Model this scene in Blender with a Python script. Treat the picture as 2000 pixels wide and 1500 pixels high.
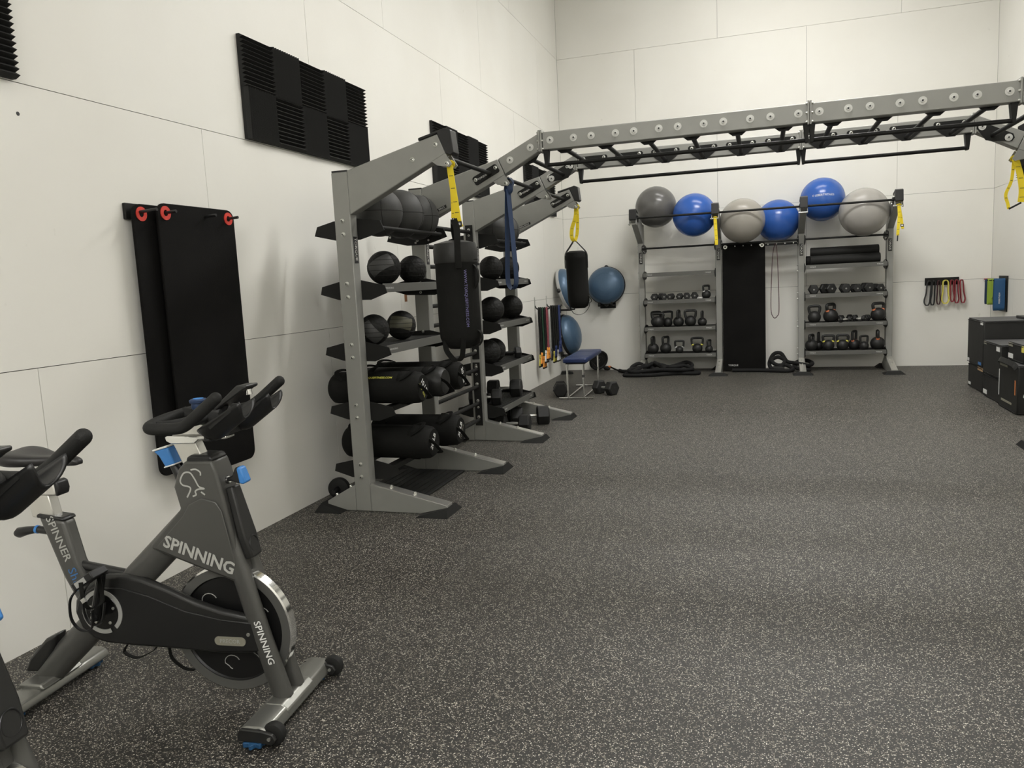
import bpy, bmesh, math, random
from mathutils import Vector, Matrix
random.seed(7)
PI = math.pi
for o in list(bpy.data.objects): bpy.data.objects.remove(o)
SC = bpy.context.scene
COL = SC.collection

# ------------------------------------------------------------------ camera
# room axes: x to the right along the far wall (left wall x=0), y depth (far wall y=0), z up
CAM = Vector((3.02561, -12.39022, 1.47729))
FPX = 1526.366
R_ = Vector((0.95213263, 0.30179088, -0.04863874))
U_ = Vector((0.00681338, 0.13812266, 0.99039169))
F_ = Vector((-0.30560929, 0.94331564, -0.12945488))
cd = bpy.data.cameras.new('camera'); cam = bpy.data.objects.new('camera', cd); COL.objects.link(cam)
cd.sensor_width = 36; cd.lens = FPX/2000*36; cd.clip_start = .05; cd.clip_end = 100
cam.matrix_world = Matrix(((R_.x, U_.x, -F_.x, CAM.x), (R_.y, U_.y, -F_.y, CAM.y), (R_.z, U_.z, -F_.z, CAM.z), (0, 0, 0, 1)))
SC.camera = cam

# ------------------------------------------------------------------ world and exposure
wd = bpy.data.worlds.new('world'); SC.world = wd; wd.use_nodes = True
wd.node_tree.nodes['Background'].inputs[0].default_value = (1, .98, .94, 1)
wd.node_tree.nodes['Background'].inputs[1].default_value = .05
vs = SC.view_settings
vs.view_transform = 'Standard'; vs.look = 'None'; vs.gamma = 1; vs.use_curve_mapping = False
vs.exposure = 0.42
LAMP_STRENGTH = 34.0         # radiance of the ceiling light bars
LAMP_COLOR = (1.0, .985, .955)

def px(u, v, ax, c):
    """point where the ray of photo pixel (u, v) meets the plane ax = c"""
    d = R_*((u-1000)/FPX) - U_*((v-750)/FPX) + F_
    i = 'xyz'.index(ax)
    return CAM + d*((c-CAM[i])/d[i])

# ------------------------------------------------------------------ materials
MATS = {}
def mat(name, col, rough=.5, metal=0, spec=.5, bump=None, var=None, emit=None, coat=0, sheen=0):
    """plain principled material with optional fine relief (scale, strength) and colour variation (scale, amount)"""
    m = bpy.data.materials.new(name); m.use_nodes = True; nt = m.node_tree; b = nt.nodes['Principled BSDF']
    b.inputs['Base Color'].default_value = (*col, 1); b.inputs['Roughness'].default_value = rough
    b.inputs['Metallic'].default_value = metal; b.inputs['Specular IOR Level'].default_value = spec
    b.inputs['Coat Weight'].default_value = coat
    if sheen: b.inputs['Sheen Weight'].default_value = sheen
    if emit:
        b.inputs['Emission Color'].default_value = (*emit[0], 1); b.inputs['Emission Strength'].default_value = emit[1]
    tc = nt.nodes.new('ShaderNodeTexCoord')
    if var:
        n = nt.nodes.new('ShaderNodeTexNoise'); n.inputs['Scale'].default_value = var[0]; n.inputs['Detail'].default_value = 4
        r = nt.nodes.new('ShaderNodeValToRGB')
        lo = [max(0, c*(1-var[1])) for c in col]; hi = [min(1, c*(1+var[1])) for c in col]
        r.color_ramp.elements[0].position = .3; r.color_ramp.elements[1].position = .7
        r.color_ramp.elements[0].color = (*lo, 1); r.color_ramp.elements[1].color = (*hi, 1)
        nt.links.new(tc.outputs['Object'], n.inputs['Vector']); nt.links.new(n.outputs['Fac'], r.inputs[0]); nt.links.new(r.outputs[0], b.inputs['Base Color'])
    if bump:
        if len(bump) > 2 and bump[2] == 'voronoi':
            n = nt.nodes.new('ShaderNodeTexVoronoi'); out = n.outputs['Distance']
        else:
            n = nt.nodes.new('ShaderNodeTexNoise'); n.inputs['Detail'].default_value = 3; out = n.outputs['Fac']
        n.inputs['Scale'].default_value = bump[0]
        k = nt.nodes.new('ShaderNodeBump'); k.inputs['Strength'].default_value = bump[1]; k.inputs['Distance'].default_value = .004
        nt.links.new(tc.outputs['Object'], n.inputs['Vector']); nt.links.new(out, k.inputs['Height']); nt.links.new(k.outputs[0], b.inputs['Normal'])
    MATS[name] = m
    return m
def M(n): return MATS[n]

mat('steel_grey', (.275, .275, .255), .42, .2, .5, (300, .06), (6, .05))
mat('black_powder', (.013, .013, .012), .5, 0, 0.2, (500, .12))
mat('black_rubber', (.016, .016, .015), .65, 0, 0.2, (350, .15))
mat('black_plastic', (.012, .012, .012), .38, 0, .45)
mat('black_gloss', (.008, .008, .008), .22, 0, .5)
mat('bolt_zinc', (.62, .62, .58), .3, .85)
mat('washer_zinc', (.58, .58, .55), .5, .25)
mat('chrome', (.78, .78, .76), .12, 1)
mat('brushed', (.70, .69, .65), .28, .85, .5, (220, .05))
mat('bike_grey', (.085, .084, .078), .38, .3, .5, (400, .05))
mat('bike_dark', (.022, .022, .021), .36, .2)
mat('bike_light_mark', (.42, .42, .39), .5)
mat('ring_grey', (.40, .40, .38), .45, .1)
mat('bike_blue', (.045, .21, .55), .4)
mat('cap_white', (.75, .75, .72), .45)
mat('flywheel_dark', (.006, .006, .006), .35)
mat('flywheel_face', (.20, .20, .19), .35, .7)
mat('stab_metal', (.27, .27, .25), .33, .75, .5, (200, .04))
mat('saddle_vinyl', (.016, .015, .015), .42, 0, .5, (120, .1))
mat('white_print', (.80, .80, .77), .6)
mat('yellow_print', (.62, .60, .10), .6)
mat('purple_print', (.20, .18, .38), .6)
mat('blue_print', (.05, .17, .42), .55)
mat('orange_print', (.72, .22, .06), .6)
mat('grey_print', (.25, .24, .19), .5)
mat('foam_black', (.022, .022, .021), .8, 0, .3, (400, .3))
mat('mat_black', (.0065, .0062, .0058), .75, 0, 0.1, (160, .25), (3, .25))
mat('grommet_red', (.62, .05, .035), .4)
mat('nylon_black', (.010, .010, .009), .7, 0, 0.12, (260, .3), None, None, 0, 0)
mat('vinyl_black', (.014, .014, .013), .45, 0, .4, (18, .5))
mat('strap_yellow', (.80, .62, .03), .65, 0, .3, (300, .2))
mat('strap_ink', (.09, .07, .02), .7)
mat('strap_navy', (.018, .036, .085), .6, 0, .35, (300, .15))
mat('ball_grey_dark', (.11, .107, .103), .24, 0, .45, (14, .05))
mat('ball_grey_light', (.33, .31, .275), .24, 0, .45, (14, .05))
mat('ball_silver', (.36, .345, .32), .24, 0, .5, (14, .05))
mat('ball_blue', (.030, .105, .40), .24, 0, .5, (14, .05))
mat('dome_blue', (.07, .125, .20), .35, .25, .5, (40, .05))
mat('rim_grey', (.45, .45, .44), .5)
mat('wallball', (.043, .043, .041), .62, 0, .35, (220, .12), (8, .15))
mat('medball', (.012, .012, .011), .6, 0, 0.2, (42, 1.0, 'voronoi'))
mat('medball_patch', (.06, .06, .058), .55, 0, .4, (200, .25))
mat('medball_patch_olive', (.085, .082, .055), .45, 0, .4, (200, .2))
mat('iron', (.012, .012, .0115), .5, 0, .45, (180, .2))
mat('hex_rubber', (.013, .013, .0125), .55, 0, .4, (250, .15))
mat('shelf_grey', (.12, .12, .11), .45, .2)
mat('bench_blue', (.012, .025, .09), .35, 0, .5, (60, .08))
mat('rope_black', (.010, .010, .010), .8, 0, .25, (120, .8))
mat('box_vinyl', (.013, .013, .012), .5, 0, .4, (9, .35), (5, .3))
mat('box_top', (.06, .06, .06), .6)
mat('paper_white', (.66, .66, .64), .6)
mat('tan_tape', (.45, .30, .16), .6)
mat('band_black', (.012, .012, .012), .6)
mat('band_red', (.26, .025, .035), .6)
mat('band_pink', (.22, .045, .06), .6)
mat('band_maroon', (.05, .012, .016), .6)
mat('band_yellow', (.62, .55, .10), .6)
mat('band_green', (.30, .42, .05), .6)
mat('band_teal', (.012, .07, .17), .6)
mat('tube_green', (.012, .05, .025), .5)
mat('tube_orange', (.85, .33, .05), .5)
mat('tube_blue', (.015, .03, .12), .5)
mat('ring_yellow', (.75, .70, .12), .5)
mat('ring_orange', (.70, .22, .10), .5)
mat('ring_white', (.70, .70, .68), .5)
mat('backing', (.10, .095, .085), .9)
mat('ceiling_paint', (.72, .71, .66), .85)
mat('lamp', (1, 1, 1), .5, 0, .5, None, None, (LAMP_COLOR, LAMP_STRENGTH))
mat('rust', (.22, .10, .04), .8)

def wall_material():
    m = bpy.data.materials.new('wall_board'); m.use_nodes = True; nt = m.node_tree; b = nt.nodes['Principled BSDF']
    tc = nt.nodes.new('ShaderNodeTexCoord'); g = nt.nodes.new('ShaderNodeNewGeometry')
    n = nt.nodes.new('ShaderNodeTexNoise'); n.inputs['Scale'].default_value = .9; n.inputs['Detail'].default_value = 5
    nt.links.new(g.outputs['Position'], n.inputs['Vector'])
    r = nt.nodes.new('ShaderNodeValToRGB')
    r.color_ramp.elements[0].position = .35; r.color_ramp.elements[0].color = (.77, .755, .70, 1)
    r.color_ramp.elements[1].position = .68; r.color_ramp.elements[1].color = (.81, .80, .75, 1)
    nt.links.new(n.outputs['Fac'], r.inputs[0])
    # small scuffs with shapes of their own
    s = nt.nodes.new('ShaderNodeTexNoise'); s.inputs['Scale'].default_value = 6.5; s.inputs['Detail'].default_value = 3
    nt.links.new(g.outputs['Position'], s.inputs['Vector'])
    q = nt.nodes.new('ShaderNodeValToRGB'); q.color_ramp.elements[0].position = .735; q.color_ramp.elements[0].color = (0, 0, 0, 1)
    q.color_ramp.elements[1].position = .78; q.color_ramp.elements[1].color = (.25, .25, .25, 1)
    nt.links.new(s.outputs['Fac'], q.inputs[0])
    x = nt.nodes.new('ShaderNodeMix'); x.data_type = 'RGBA'; x.inputs[7].default_value = (.42, .40, .34, 1)
    nt.links.new(q.outputs[0], x.inputs[0]); nt.links.new(r.outputs[0], x.inputs[6]); nt.links.new(x.outputs[2], b.inputs['Base Color'])
    b.inputs['Roughness'].default_value = .5; b.inputs['Specular IOR Level'].default_value = .35
    k = nt.nodes.new('ShaderNodeTexNoise'); k.inputs['Scale'].default_value = 25
    nt.links.new(g.outputs['Position'], k.inputs['Vector'])
    bp = nt.nodes.new('ShaderNodeBump'); bp.inputs['Strength'].default_value = .04; bp.inputs['Distance'].default_value = .01
    nt.links.new(k.outputs['Fac'], bp.inputs['Height']); nt.links.new(bp.outputs[0], b.inputs['Normal'])
    MATS['wall_board'] = m
wall_material()

def floor_material():
    m = bpy.data.materials.new('speckled_rubber'); m.use_nodes = True; nt = m.node_tree; b = nt.nodes['Principled BSDF']
    g = nt.nodes.new('ShaderNodeNewGeometry')
    def flecks(scale, keep, size, loc):
        mp = nt.nodes.new('ShaderNodeMapping'); mp.inputs['Location'].default_value = loc
        wob = nt.nodes.new('ShaderNodeTexNoise'); wob.inputs['Scale'].default_value = scale*.9
        nt.links.new(g.outputs['Position'], wob.inputs['Vector'])
        ad = nt.nodes.new('ShaderNodeVectorMath'); ad.operation = 'MULTIPLY_ADD'; ad.inputs[1].default_value = (1.1/scale,)*3
        nt.links.new(wob.outputs['Color'], ad.inputs[0]); nt.links.new(g.outputs['Position'], ad.inputs[2])
        nt.links.new(ad.outputs[0], mp.inputs['Vector'])
        v = nt.nodes.new('ShaderNodeTexVoronoi'); v.inputs['Scale'].default_value = scale; v.voronoi_dimensions = '2D'
        nt.links.new(mp.outputs[0], v.inputs['Vector'])
        sep = nt.nodes.new('ShaderNodeSeparateColor'); nt.links.new(v.outputs['Color'], sep.inputs[0])
        c1 = nt.nodes.new('ShaderNodeMath'); c1.operation = 'GREATER_THAN'; c1.inputs[1].default_value = 1-keep; nt.links.new(sep.outputs[0], c1.inputs[0])
        c2 = nt.nodes.new('ShaderNodeMath'); c2.operation = 'LESS_THAN'; c2.inputs[1].default_value = size; nt.links.new(v.outputs['Distance'], c2.inputs[0])
        mu = nt.nodes.new('ShaderNodeMath'); mu.operation = 'MULTIPLY'; nt.links.new(c1.outputs[0], mu.inputs[0]); nt.links.new(c2.outputs[0], mu.inputs[1])
        return mu, sep
    f1, s1 = flecks(185, .17, .36, (0, 0, 0)); f2, s2 = flecks(260, .22, .5, (3.3, 1.7, 0))
    base = nt.nodes.new('ShaderNodeTexNoise'); base.inputs['Scale'].default_value = 400; base.inputs['Detail'].default_value = 2
    nt.links.new(g.outputs['Position'], base.inputs['Vector'])
    br = nt.nodes.new('ShaderNodeValToRGB'); br.color_ramp.elements[0].color = (.009, .0085, .0075, 1); br.color_ramp.elements[1].color = (.026, .024, .021, 1)
    nt.links.new(base.outputs['Fac'], br.inputs[0])
    tone = nt.nodes.new('ShaderNodeValToRGB')
    tone.color_ramp.elements[0].color = (.30, .275, .22, 1); tone.color_ramp.elements[1].color = (.80, .77, .68, 1)
    nt.links.new(s1.outputs[1], tone.inputs[0])
    tone2 = nt.nodes.new('ShaderNodeValToRGB')
    tone2.color_ramp.elements[0].color = (.05, .046, .04, 1); tone2.color_ramp.elements[1].color = (.30, .275, .22, 1)
    nt.links.new(s2.outputs[1], tone2.inputs[0])
    x1 = nt.nodes.new('ShaderNodeMix'); x1.data_type = 'RGBA'; nt.links.new(f2.outputs[0], x1.inputs[0]); nt.links.new(br.outputs[0], x1.inputs[6]); nt.links.new(tone2.outputs[0], x1.inputs[7])
    x2 = nt.nodes.new('ShaderNodeMix'); x2.data_type = 'RGBA'; nt.links.new(f1.outputs[0], x2.inputs[0]); nt.links.new(x1.outputs[2], x2.inputs[6]); nt.links.new(tone.outputs[0], x2.inputs[7])
    nt.links.new(x2.outputs[2], b.inputs['Base Color'])
    b.inputs['Roughness'].default_value = .55; b.inputs['Specular IOR Level'].default_value = .5
    bp = nt.nodes.new('ShaderNodeBump'); bp.inputs['Strength'].default_value = .35; bp.inputs['Distance'].default_value = .002
    nt.links.new(base.outputs['Fac'], bp.inputs['Height']); nt.links.new(bp.outputs[0], b.inputs['Normal'])
    MATS['floor'] = m
floor_material()

# ------------------------------------------------------------------ mesh helpers
def smooth_path(pts, n=6, closed=False):
    pts = [Vector(p) for p in pts]; out = []; N = len(pts)
    rng = range(N if closed else N-1)
    for i in rng:
        if closed: p0, p1, p2, p3 = pts[(i-1) % N], pts[i], pts[(i+1) % N], pts[(i+2) % N]
        else: p0, p1, p2, p3 = pts[max(i-1, 0)], pts[i], pts[i+1], pts[min(i+2, N-1)]
        for k in range(n):
            t = k/n
            out.append(.5*((2*p1)+(p2-p0)*t+(2*p0-5*p1+4*p2-p3)*t*t+(3*p1-p0-3*p2+p3)*t**3))
    if not closed: out.append(pts[-1])
    return out

class MB:
    def __init__(s): s.v = []; s.f = []
    def add(s, vs, fs):
        b = len(s.v); s.v += [Vector(v) for v in vs]; s.f += [tuple(i+b for i in f) for f in fs]; return s
    def box(s, x0, x1, y0, y1, z0, z1):
        return s.add([(x, y, z) for x in (x0, x1) for y in (y0, y1) for z in (z0, z1)], [(0, 1, 3, 2), (4, 6, 7, 5), (0, 4, 5, 1), (2, 3, 7, 6), (0, 2, 6, 4), (1, 5, 7, 3)])
    def prism(s, poly, plane, a0, a1):
        n = len(poly); vs = []
        for a in (a0, a1):
            for p, q in poly:
                vs.append({'xz': (p, a, q), 'yz': (a, p, q), 'xy': (p, q, a)}[plane])
        return s.add(vs, [tuple(range(n)), tuple(range(2*n-1, n-1, -1))]+[(i, (i+1) % n, n+(i+1) % n, n+i) for i in range(n)])
    def tube(s, pts, r, seg=10, caps=True, closed=False, flat=None, up=None):
        pts = [Vector(p) for p in pts]; N = len(pts)
        rs = r if isinstance(r, (list, tuple)) else [r]*N
        vs = []; prev = None
        for i in range(N):
            if closed: d = pts[(i+1) % N]-pts[i-1]
            else: d = pts[min(i+1, N-1)]-pts[max(i-1, 0)]
            if d.length < 1e-9: d = Vector((0, 0, 1))
            d.normalize()
            if up is not None: a = Vector(up)
            elif prev is not None: a = prev
            else: a = Vector((0, 0, 1)) if abs(d.z) < .9 else Vector((1, 0, 0))
            n1 = a-d*a.dot(d)
            if n1.length < 1e-6: n1 = d.orthogonal()
            n1.normalize(); n2 = d.cross(n1); prev = n1
            rx, ry = (rs[i], rs[i]) if flat is None else (rs[i], rs[i]*flat)
            for k in range(seg):
                t = 2*PI*(k+.5)/seg; vs.append(pts[i]+n1*math.cos(t)*ry+n2*math.sin(t)*rx)
        fs = []
        for i in range(N if closed else N-1):
            j = (i+1) % N
            for k in range(seg): fs.append((i*seg+k, i*seg+(k+1) % seg, j*seg+(k+1) % seg, j*seg+k))
        if caps and not closed: fs += [tuple(range(seg)), tuple(range((N-1)*seg, N*seg))]
        return s.add(vs, fs)
    def ribbon(s, pts, w, th, up):
        """flat strap along pts; up is the direction across its width"""
        pts = [Vector(p) for p in pts]; N = len(pts); vs = []
        for i in range(N):
            d = (pts[min(i+1, N-1)]-pts[max(i-1, 0)]).normalized()
            a = Vector(up) if not isinstance(up, list) else Vector(up[i])
            a = (a-d*a.dot(d)).normalized(); n = d.cross(a)
            ww = w[i] if isinstance(w, (list, tuple)) else w
            for sa, sn in ((-1, -1), (1, -1), (1, 1), (-1, 1)): vs.append(pts[i]+a*sa*ww/2+n*sn*th/2)
        fs = [(0, 1, 2, 3), tuple(range(4*N-4, 4*N))]
        for i in range(N-1):
            for k in range(4): fs.append((i*4+k, i*4+(k+1) % 4, i*4+4+(k+1) % 4, i*4+4+k))
        return s.add(vs, fs)
    def lathe(s, prof, seg=24, mx=None, arc=None):
        mx = mx or Matrix.Identity(4); vs = []; fs = []; n = len(prof)
        full = arc is None; a0, a1 = (0, 2*PI) if full else arc
        cnt = seg if full else seg+1
        for k in range(cnt):
            t = a0+(a1-a0)*k/seg
            for r, h in prof: vs.append(mx @ Vector((r*math.cos(t), r*math.sin(t), h)))
        for k in range(seg):
            j = (k+1) % cnt
            for i in range(n-1):
                fs.append((k*n+i, j*n+i, j*n+i+1, k*n+i+1))
        return s.add(vs, fs)
    def sphere(s, c, r, seg=28, rings=16, sc=(1, 1, 1), zmin=None):
        c = Vector(c); vs = []; fs = []
        for i in range(rings+1):
            ph = PI*i/rings
            for k in range(seg):
                t = 2*PI*k/seg
                z = math.cos(ph)*sc[2]
                if zmin is not None: z = max(z, zmin)
                vs.append(c+Vector((math.sin(ph)*math.cos(t)*sc[0], math.sin(ph)*math.sin(t)*sc[1], z))*r)
        for i in range(rings):
            for k in range(seg): fs.append((i*seg+k, i*seg+(k+1) % seg, (i+1)*seg+(k+1) % seg, (i+1)*seg+k))
        return s.add(vs, fs)
    def xf(s, mx):
        s.v = [mx @ v for v in s.v]; return s
    def mesh(s, name, material, smooth=35, merge=True):
        me = bpy.data.meshes.new(name)
        bm = bmesh.new(); bv = [bm.verts.new(v) for v in s.v]
        for f in s.f:
            try: bm.faces.new([bv[i] for i in f])
            except ValueError: pass
        if merge: bmesh.ops.remove_doubles(bm, verts=bm.verts, dist=1e-6)
        bmesh.ops.recalc_face_normals(bm, faces=bm.faces)
        bm.to_mesh(me); bm.free()
        if smooth:
            for p in me.polygons: p.use_smooth = True
            me.set_sharp_from_angle(angle=math.radians(smooth))
        me.materials.append(M(material) if isinstance(material, str) else material)
        return me
    def build(s, name, material, parent=None, bevel=0, smooth=35, label=None, seg=2):
        """link as one mesh object; coordinates are the parent's own"""
        return put(name, s.mesh(name, material, smooth), parent, bevel=bevel, label=label, seg=seg)

def put(name, me, parent=None, loc=(0, 0, 0), rot=(0, 0, 0), bevel=0, label=None, seg=2, scale=None):
    o = bpy.data.objects.new(name, me); COL.objects.link(o)
    if parent: o.parent = parent
    o.location = loc; o.rotation_euler = rot
    if scale: o.scale = scale
    if bevel:
        b = o.modifiers.new('bevel', 'BEVEL'); b.width = bevel; b.segments = seg; b.limit_method = 'ANGLE'; b.angle_limit = math.radians(40)
    if label: o['label'] = label
    return o
def tag(o, label, cat, group=None):
    o['label'] = label; o['category'] = cat
    if group: o['group'] = group
    return o
def thing(name, label, cat, loc=(0, 0, 0), rz=0, group=None):
    o = bpy.data.objects.new(name, None); COL.objects.link(o); o.location = loc; o.rotation_euler = (0, 0, rz); o.empty_display_size = .1
    return tag(o, label, cat, group)
def struct(o): o['kind'] = 'structure'; return o
def copy_tree(o, parent=None):
    c = o.copy(); COL.objects.link(c); c.parent = parent
    for ch in list(o.children): copy_tree(ch, c)
    return c
def text_mb(body, size, o, xd, yd, lift=.0008, align='CENTER', bold=.0):
    cu = bpy.data.curves.new('t', 'FONT'); cu.body = body; cu.size = size; cu.align_x = align; cu.align_y = 'CENTER'; cu.resolution_u = 2; cu.offset = bold*size
    ob = bpy.data.objects.new('t', cu); COL.objects.link(ob)
    me = bpy.data.meshes.new_from_object(ob.evaluated_get(bpy.context.evaluated_depsgraph_get()))
    o = Vector(o); xd = Vector(xd).normalized(); yd = Vector(yd).normalized(); n = xd.cross(yd)
    m = MB(); m.add([o+xd*v.co.x+yd*v.co.y+n*lift for v in me.vertices], [tuple(p.vertices) for p in me.polygons])
    bpy.data.objects.remove(ob); bpy.data.curves.remove(cu); bpy.data.meshes.remove(me)
    return m
def label_text(body, size, o, xd, yd, material, parent, bold=.0, lift=.0008):
    return text_mb(body, size, o, xd, yd, lift, bold=bold).build('lettering', material, parent, smooth=0)
def ordinal(i): return ['first', 'second', 'third', 'fourth', 'fifth', 'sixth', 'seventh', 'eighth'][i]

# ------------------------------------------------------------------ room shell
W = 6.045; BACK = -15.2; CEIL = 6.35; PH = 1.22; PW = 2.44; GAP = .0035
H1 = 1.2038
rows = [0, H1, H1+PH, H1+2*PH, H1+3*PH, CEIL]
fl = struct(MB().box(-.3, W+.3, BACK-.3, .3, -.2, 0).build('floor', 'floor', smooth=0)); fl['label'] = 'black rubber gym floor with pale flecks'
struct(MB().box(-.3, W+.3, BACK-.3, .3, CEIL, CEIL+.2).build('ceiling', 'ceiling_paint', smooth=0))
wl = struct(MB().box(-.3, -.012, BACK-.3, .3, 0, CEIL).build('wall_left', 'backing', smooth=0))
wb = struct(MB().box(-.012, W+.012, .012, .3, 0, CEIL).build('wall_back', 'backing', smooth=0))
wr = struct(MB().box(W+.012, W+.3, BACK-.3, .3, 0, CEIL).build('wall_right', 'backing', smooth=0))
wf = struct(MB().box(-.012, W+.012, BACK-.3, BACK-.012, 0, CEIL).build('wall_front', 'backing', smooth=0))
def panels(parent, plane, joints_by_row, lo, hi):
    for r in range(5):
        z0, z1 = rows[r]+(0 if r == 0 else GAP/2), rows[r+1]-(0 if r == 4 else GAP/2)
        js = [lo]+[j for j in joints_by_row[r] if lo < j < hi]+[hi]
        for a, b in zip(js[:-1], js[1:]):
            a += GAP/2; b -= GAP/2
            m = MB()
            if plane == 'left': m.box(-.012, 0, a, b, z0, z1)
            elif plane == 'right': m.box(W, W+.012, a, b, z0, z1)
            elif plane == 'back': m.box(a, b, 0, .012, z0, z1)
            else: m.box(a, b, BACK-.012, BACK, z0, z1)
            m.build('panel', 'wall_board', parent, smooth=0)
ev = [-k*PW for k in range(1, 7)]; od = [-PH-k*PW for k in range(0, 7)]
# left wall joints measured at y = -9.78, -7.34 (row 1) -8.54, -6.10 (row 2) -7.33 (row 3) -6.10, -3.66 (row 4)
jl = [sorted([-9.77655+PW*k for k in range(-2, 4)]), sorted([-8.5378+PW*k for k in range(-2, 4)]), sorted([-7.3262+PW*k for k in range(-3, 3)]), sorted([-6.0897+PW*k for k in range(-3, 3)]), sorted([-4.87+PW*k for k in range(-4, 2)])]
panels(wl, 'left', jl, BACK, 0)
xb = [1.205, 2.425]
jb = [[2.35, 4.80], [1.205, 3.645], [2.40, 4.84], [1.205, 3.645], [2.425, 4.865]]
panels(wb, 'back', jb, 0, W)
jr = [sorted(-1.0-PW*k for k in range(6)), sorted(-2.2-PW*k for k in range(6)), sorted(-1.0-PW*k for k in range(6)), sorted(-2.2-PW*k for k in range(6)), sorted(-1.0-PW*k for k in range(6))]
panels(wr, 'right', jr, BACK, 0)
panels(wf, 'front', [[1.2, 3.6], [2.4, 4.8]]*2+[[1.2, 3.6]], 0, W)

pr = px(793, 577, 'x', 0)
MB().box(0, .0006, pr.y-.035, pr.y+.02, pr.z-.055, pr.z+.05).build('rust_stain', 'rust', wl, smooth=0)
ph = px(35, 222, 'x', 0)
MB().lathe([(0, 0), (.009, 0), (.008, .001), (0, .001)], 12, Matrix.Translation(ph) @ Matrix.Rotation(PI/2, 4, 'Y')).build('screw_hole', 'black_plastic', wl, smooth=0)

# ceiling light bars: slim linear fixtures set out as a rectangle under the ceiling, plus two added fill bars behind the camera
def light_bar(x0, x1, y0, y1, label, drop=.45):
    cx, cy = (x0+x1)/2, (y0+y1)/2
    t = thing('linear_light', label, 'light', (cx, cy, CEIL-drop), 0, 'linear light bars under the ceiling')
    hx, hy = (x1-x0)/2, (y1-y0)/2
    MB().box(-hx, hx, -hy, hy, .02, .09).build('housing', 'cap_white', t)
    MB().box(-hx+.01, hx-.01, -hy+.01, hy-.01, 0, .02).build('diffuser', 'lamp', t)
    for s in (-1, 1):
        if hx > hy: MB().tube([(s*hx*.8, 0, .09), (s*hx*.8, 0, drop)], .006).build('hanger', 'cap_white', t)
        else: MB().tube([(0, s*hy*.8, .09), (0, s*hy*.8, drop)], .006).build('hanger', 'cap_white', t)
light_bar(1.8, 4.65, -2.0, -1.83, 'white linear light bar along the far wall', .3)
for yb, hw, dr, lb in ((-4.0, .32, 1.1, 'white linear light bar over the blue bench'), (-7.0, .13, 1.7, 'white linear light bar over the monkey bars'), (-10.6, .08, .3, 'white linear light bar over the spin bikes')):
    light_bar(2.6 if dr == 1.1 else 2.0, 4.5 if dr == 1.1 else 4.15, yb-hw, yb+hw, lb, dr)
for yb, lb in ((-13.3, 'added low fill light bar behind the spin bikes'), (-14.5, 'added low fill light bar farthest from the storage rack')):
    light_bar(.8, 5.25, yb-.08, yb+.08, lb, 2.7)  # unseen pendants added behind the camera to brighten the lower walls

# ------------------------------------------------------------------ training rig and storage rack frames
TH = .085                                     # thickness of the frame tubing
def bolt_mesh():
    m = MB(); m.lathe([(0, .0), (.014, .0), (.014, .004), (.010, .005), (.010, .012), (.0085, .015), (.0055, .016), (.005, .013), (0, .013)], 14); return m.mesh('bolt', 'bolt_zinc')
def socket(me, r, h):
    me.materials.append(M('black_plastic'))
    bm = bmesh.new(); bm.from_mesh(me)
    top = [f for f in bm.faces if all(abs(v.co.z-h) < 1e-5 for v in f.verts) and f.normal.z > .5]
    for f in top: f.material_index = 1
    bm.to_mesh(me); bm.free(); return me
BOLT = socket(bolt_mesh(), .006, .013)
WASHER = socket(MB().lathe([(0, 0), (.026, 0), (.026, .003), (.0125, .0032), (.0125, .007), (.0105, .0095), (.0065, .0095), (.006, .007), (0, .007)], 20).mesh('washer', 'washer_zinc'), .006, .007)
ROT_NEAR = (PI/2, 0, 0)                       # bolt axis to local -v

upright_me = MB().box(.41, .525, 0, TH, 0, 2.222).mesh('upright', 'steel_grey')
upcap_me = MB().box(.413, .522, .003, TH-.003, 2.222, 2.232).mesh('top_cap', 'black_plastic')
boom_me = MB().prism([(.525, 2.228), (1.155, 2.388), (1.206, 2.270), (.525, 1.950)], 'xz', 0, TH).mesh('boom', 'steel_grey')
ext_me = MB().prism([(1.1575, 2.389), (1.488, 2.547), (1.488, 2.420), (1.2085, 2.272)], 'xz', 0, TH).mesh('boom_extension', 'steel_grey')
footf_me = MB().prism([(.525, 0), (.525, .186), (1.075, .060), (1.075, 0)], 'xz', 0, TH).mesh('front_foot', 'steel_grey')
footr_me = MB().prism([(.41, 0), (.41, .178), (.195, .060), (.195, 0)], 'xz', 0, TH).mesh('rear_foot', 'steel_grey')
foottop_me = MB().prism([(.53, .1855), (.53, .1885), (1.075, .0635), (1.075, .0605)], 'xz', .004, TH-.004).mesh('foot_top', 'brushed')
padf_me = MB().add([(.885, -.092, 0), (1.105, -.092, 0), (1.105, TH+.092, 0), (.885, TH+.092, 0), (.90, -.08, .006), (1.085, -.03, .05), (1.085, TH+.03, .05), (.90, TH+.08, .006)],
                   [(0, 3, 2, 1), (4, 5, 6, 7), (0, 1, 5, 4), (1, 2, 6, 5), (2, 3, 7, 6), (3, 0, 4, 7)]).mesh('foot_pad', 'black_rubber')
padr_me = MB().add([(.14, -.092, 0), (.34, -.092, 0), (.34, TH+.092, 0), (.14, TH+.092, 0), (.16, -.03, .05), (.325, -.08, .006), (.325, TH+.08, .006), (.16, TH+.03, .05)],
                   [(0, 3, 2, 1), (4, 5, 6, 7), (0, 1, 5, 4), (1, 2, 6, 5), (2, 3, 7, 6), (3, 0, 4, 7)]).mesh('foot_pad', 'black_rubber')
cap_me = MB().prism([(1.03, 2.358), (1.03, 2.375), (1.155, 2.405), (1.205, 2.418), (1.243, 2.404), (1.258, 2.268), (1.235, 2.255), (1.206, 2.268), (1.156, 2.390)], 'xz', -.006, TH+.006).mesh('boom_cap', 'black_plastic')
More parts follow.
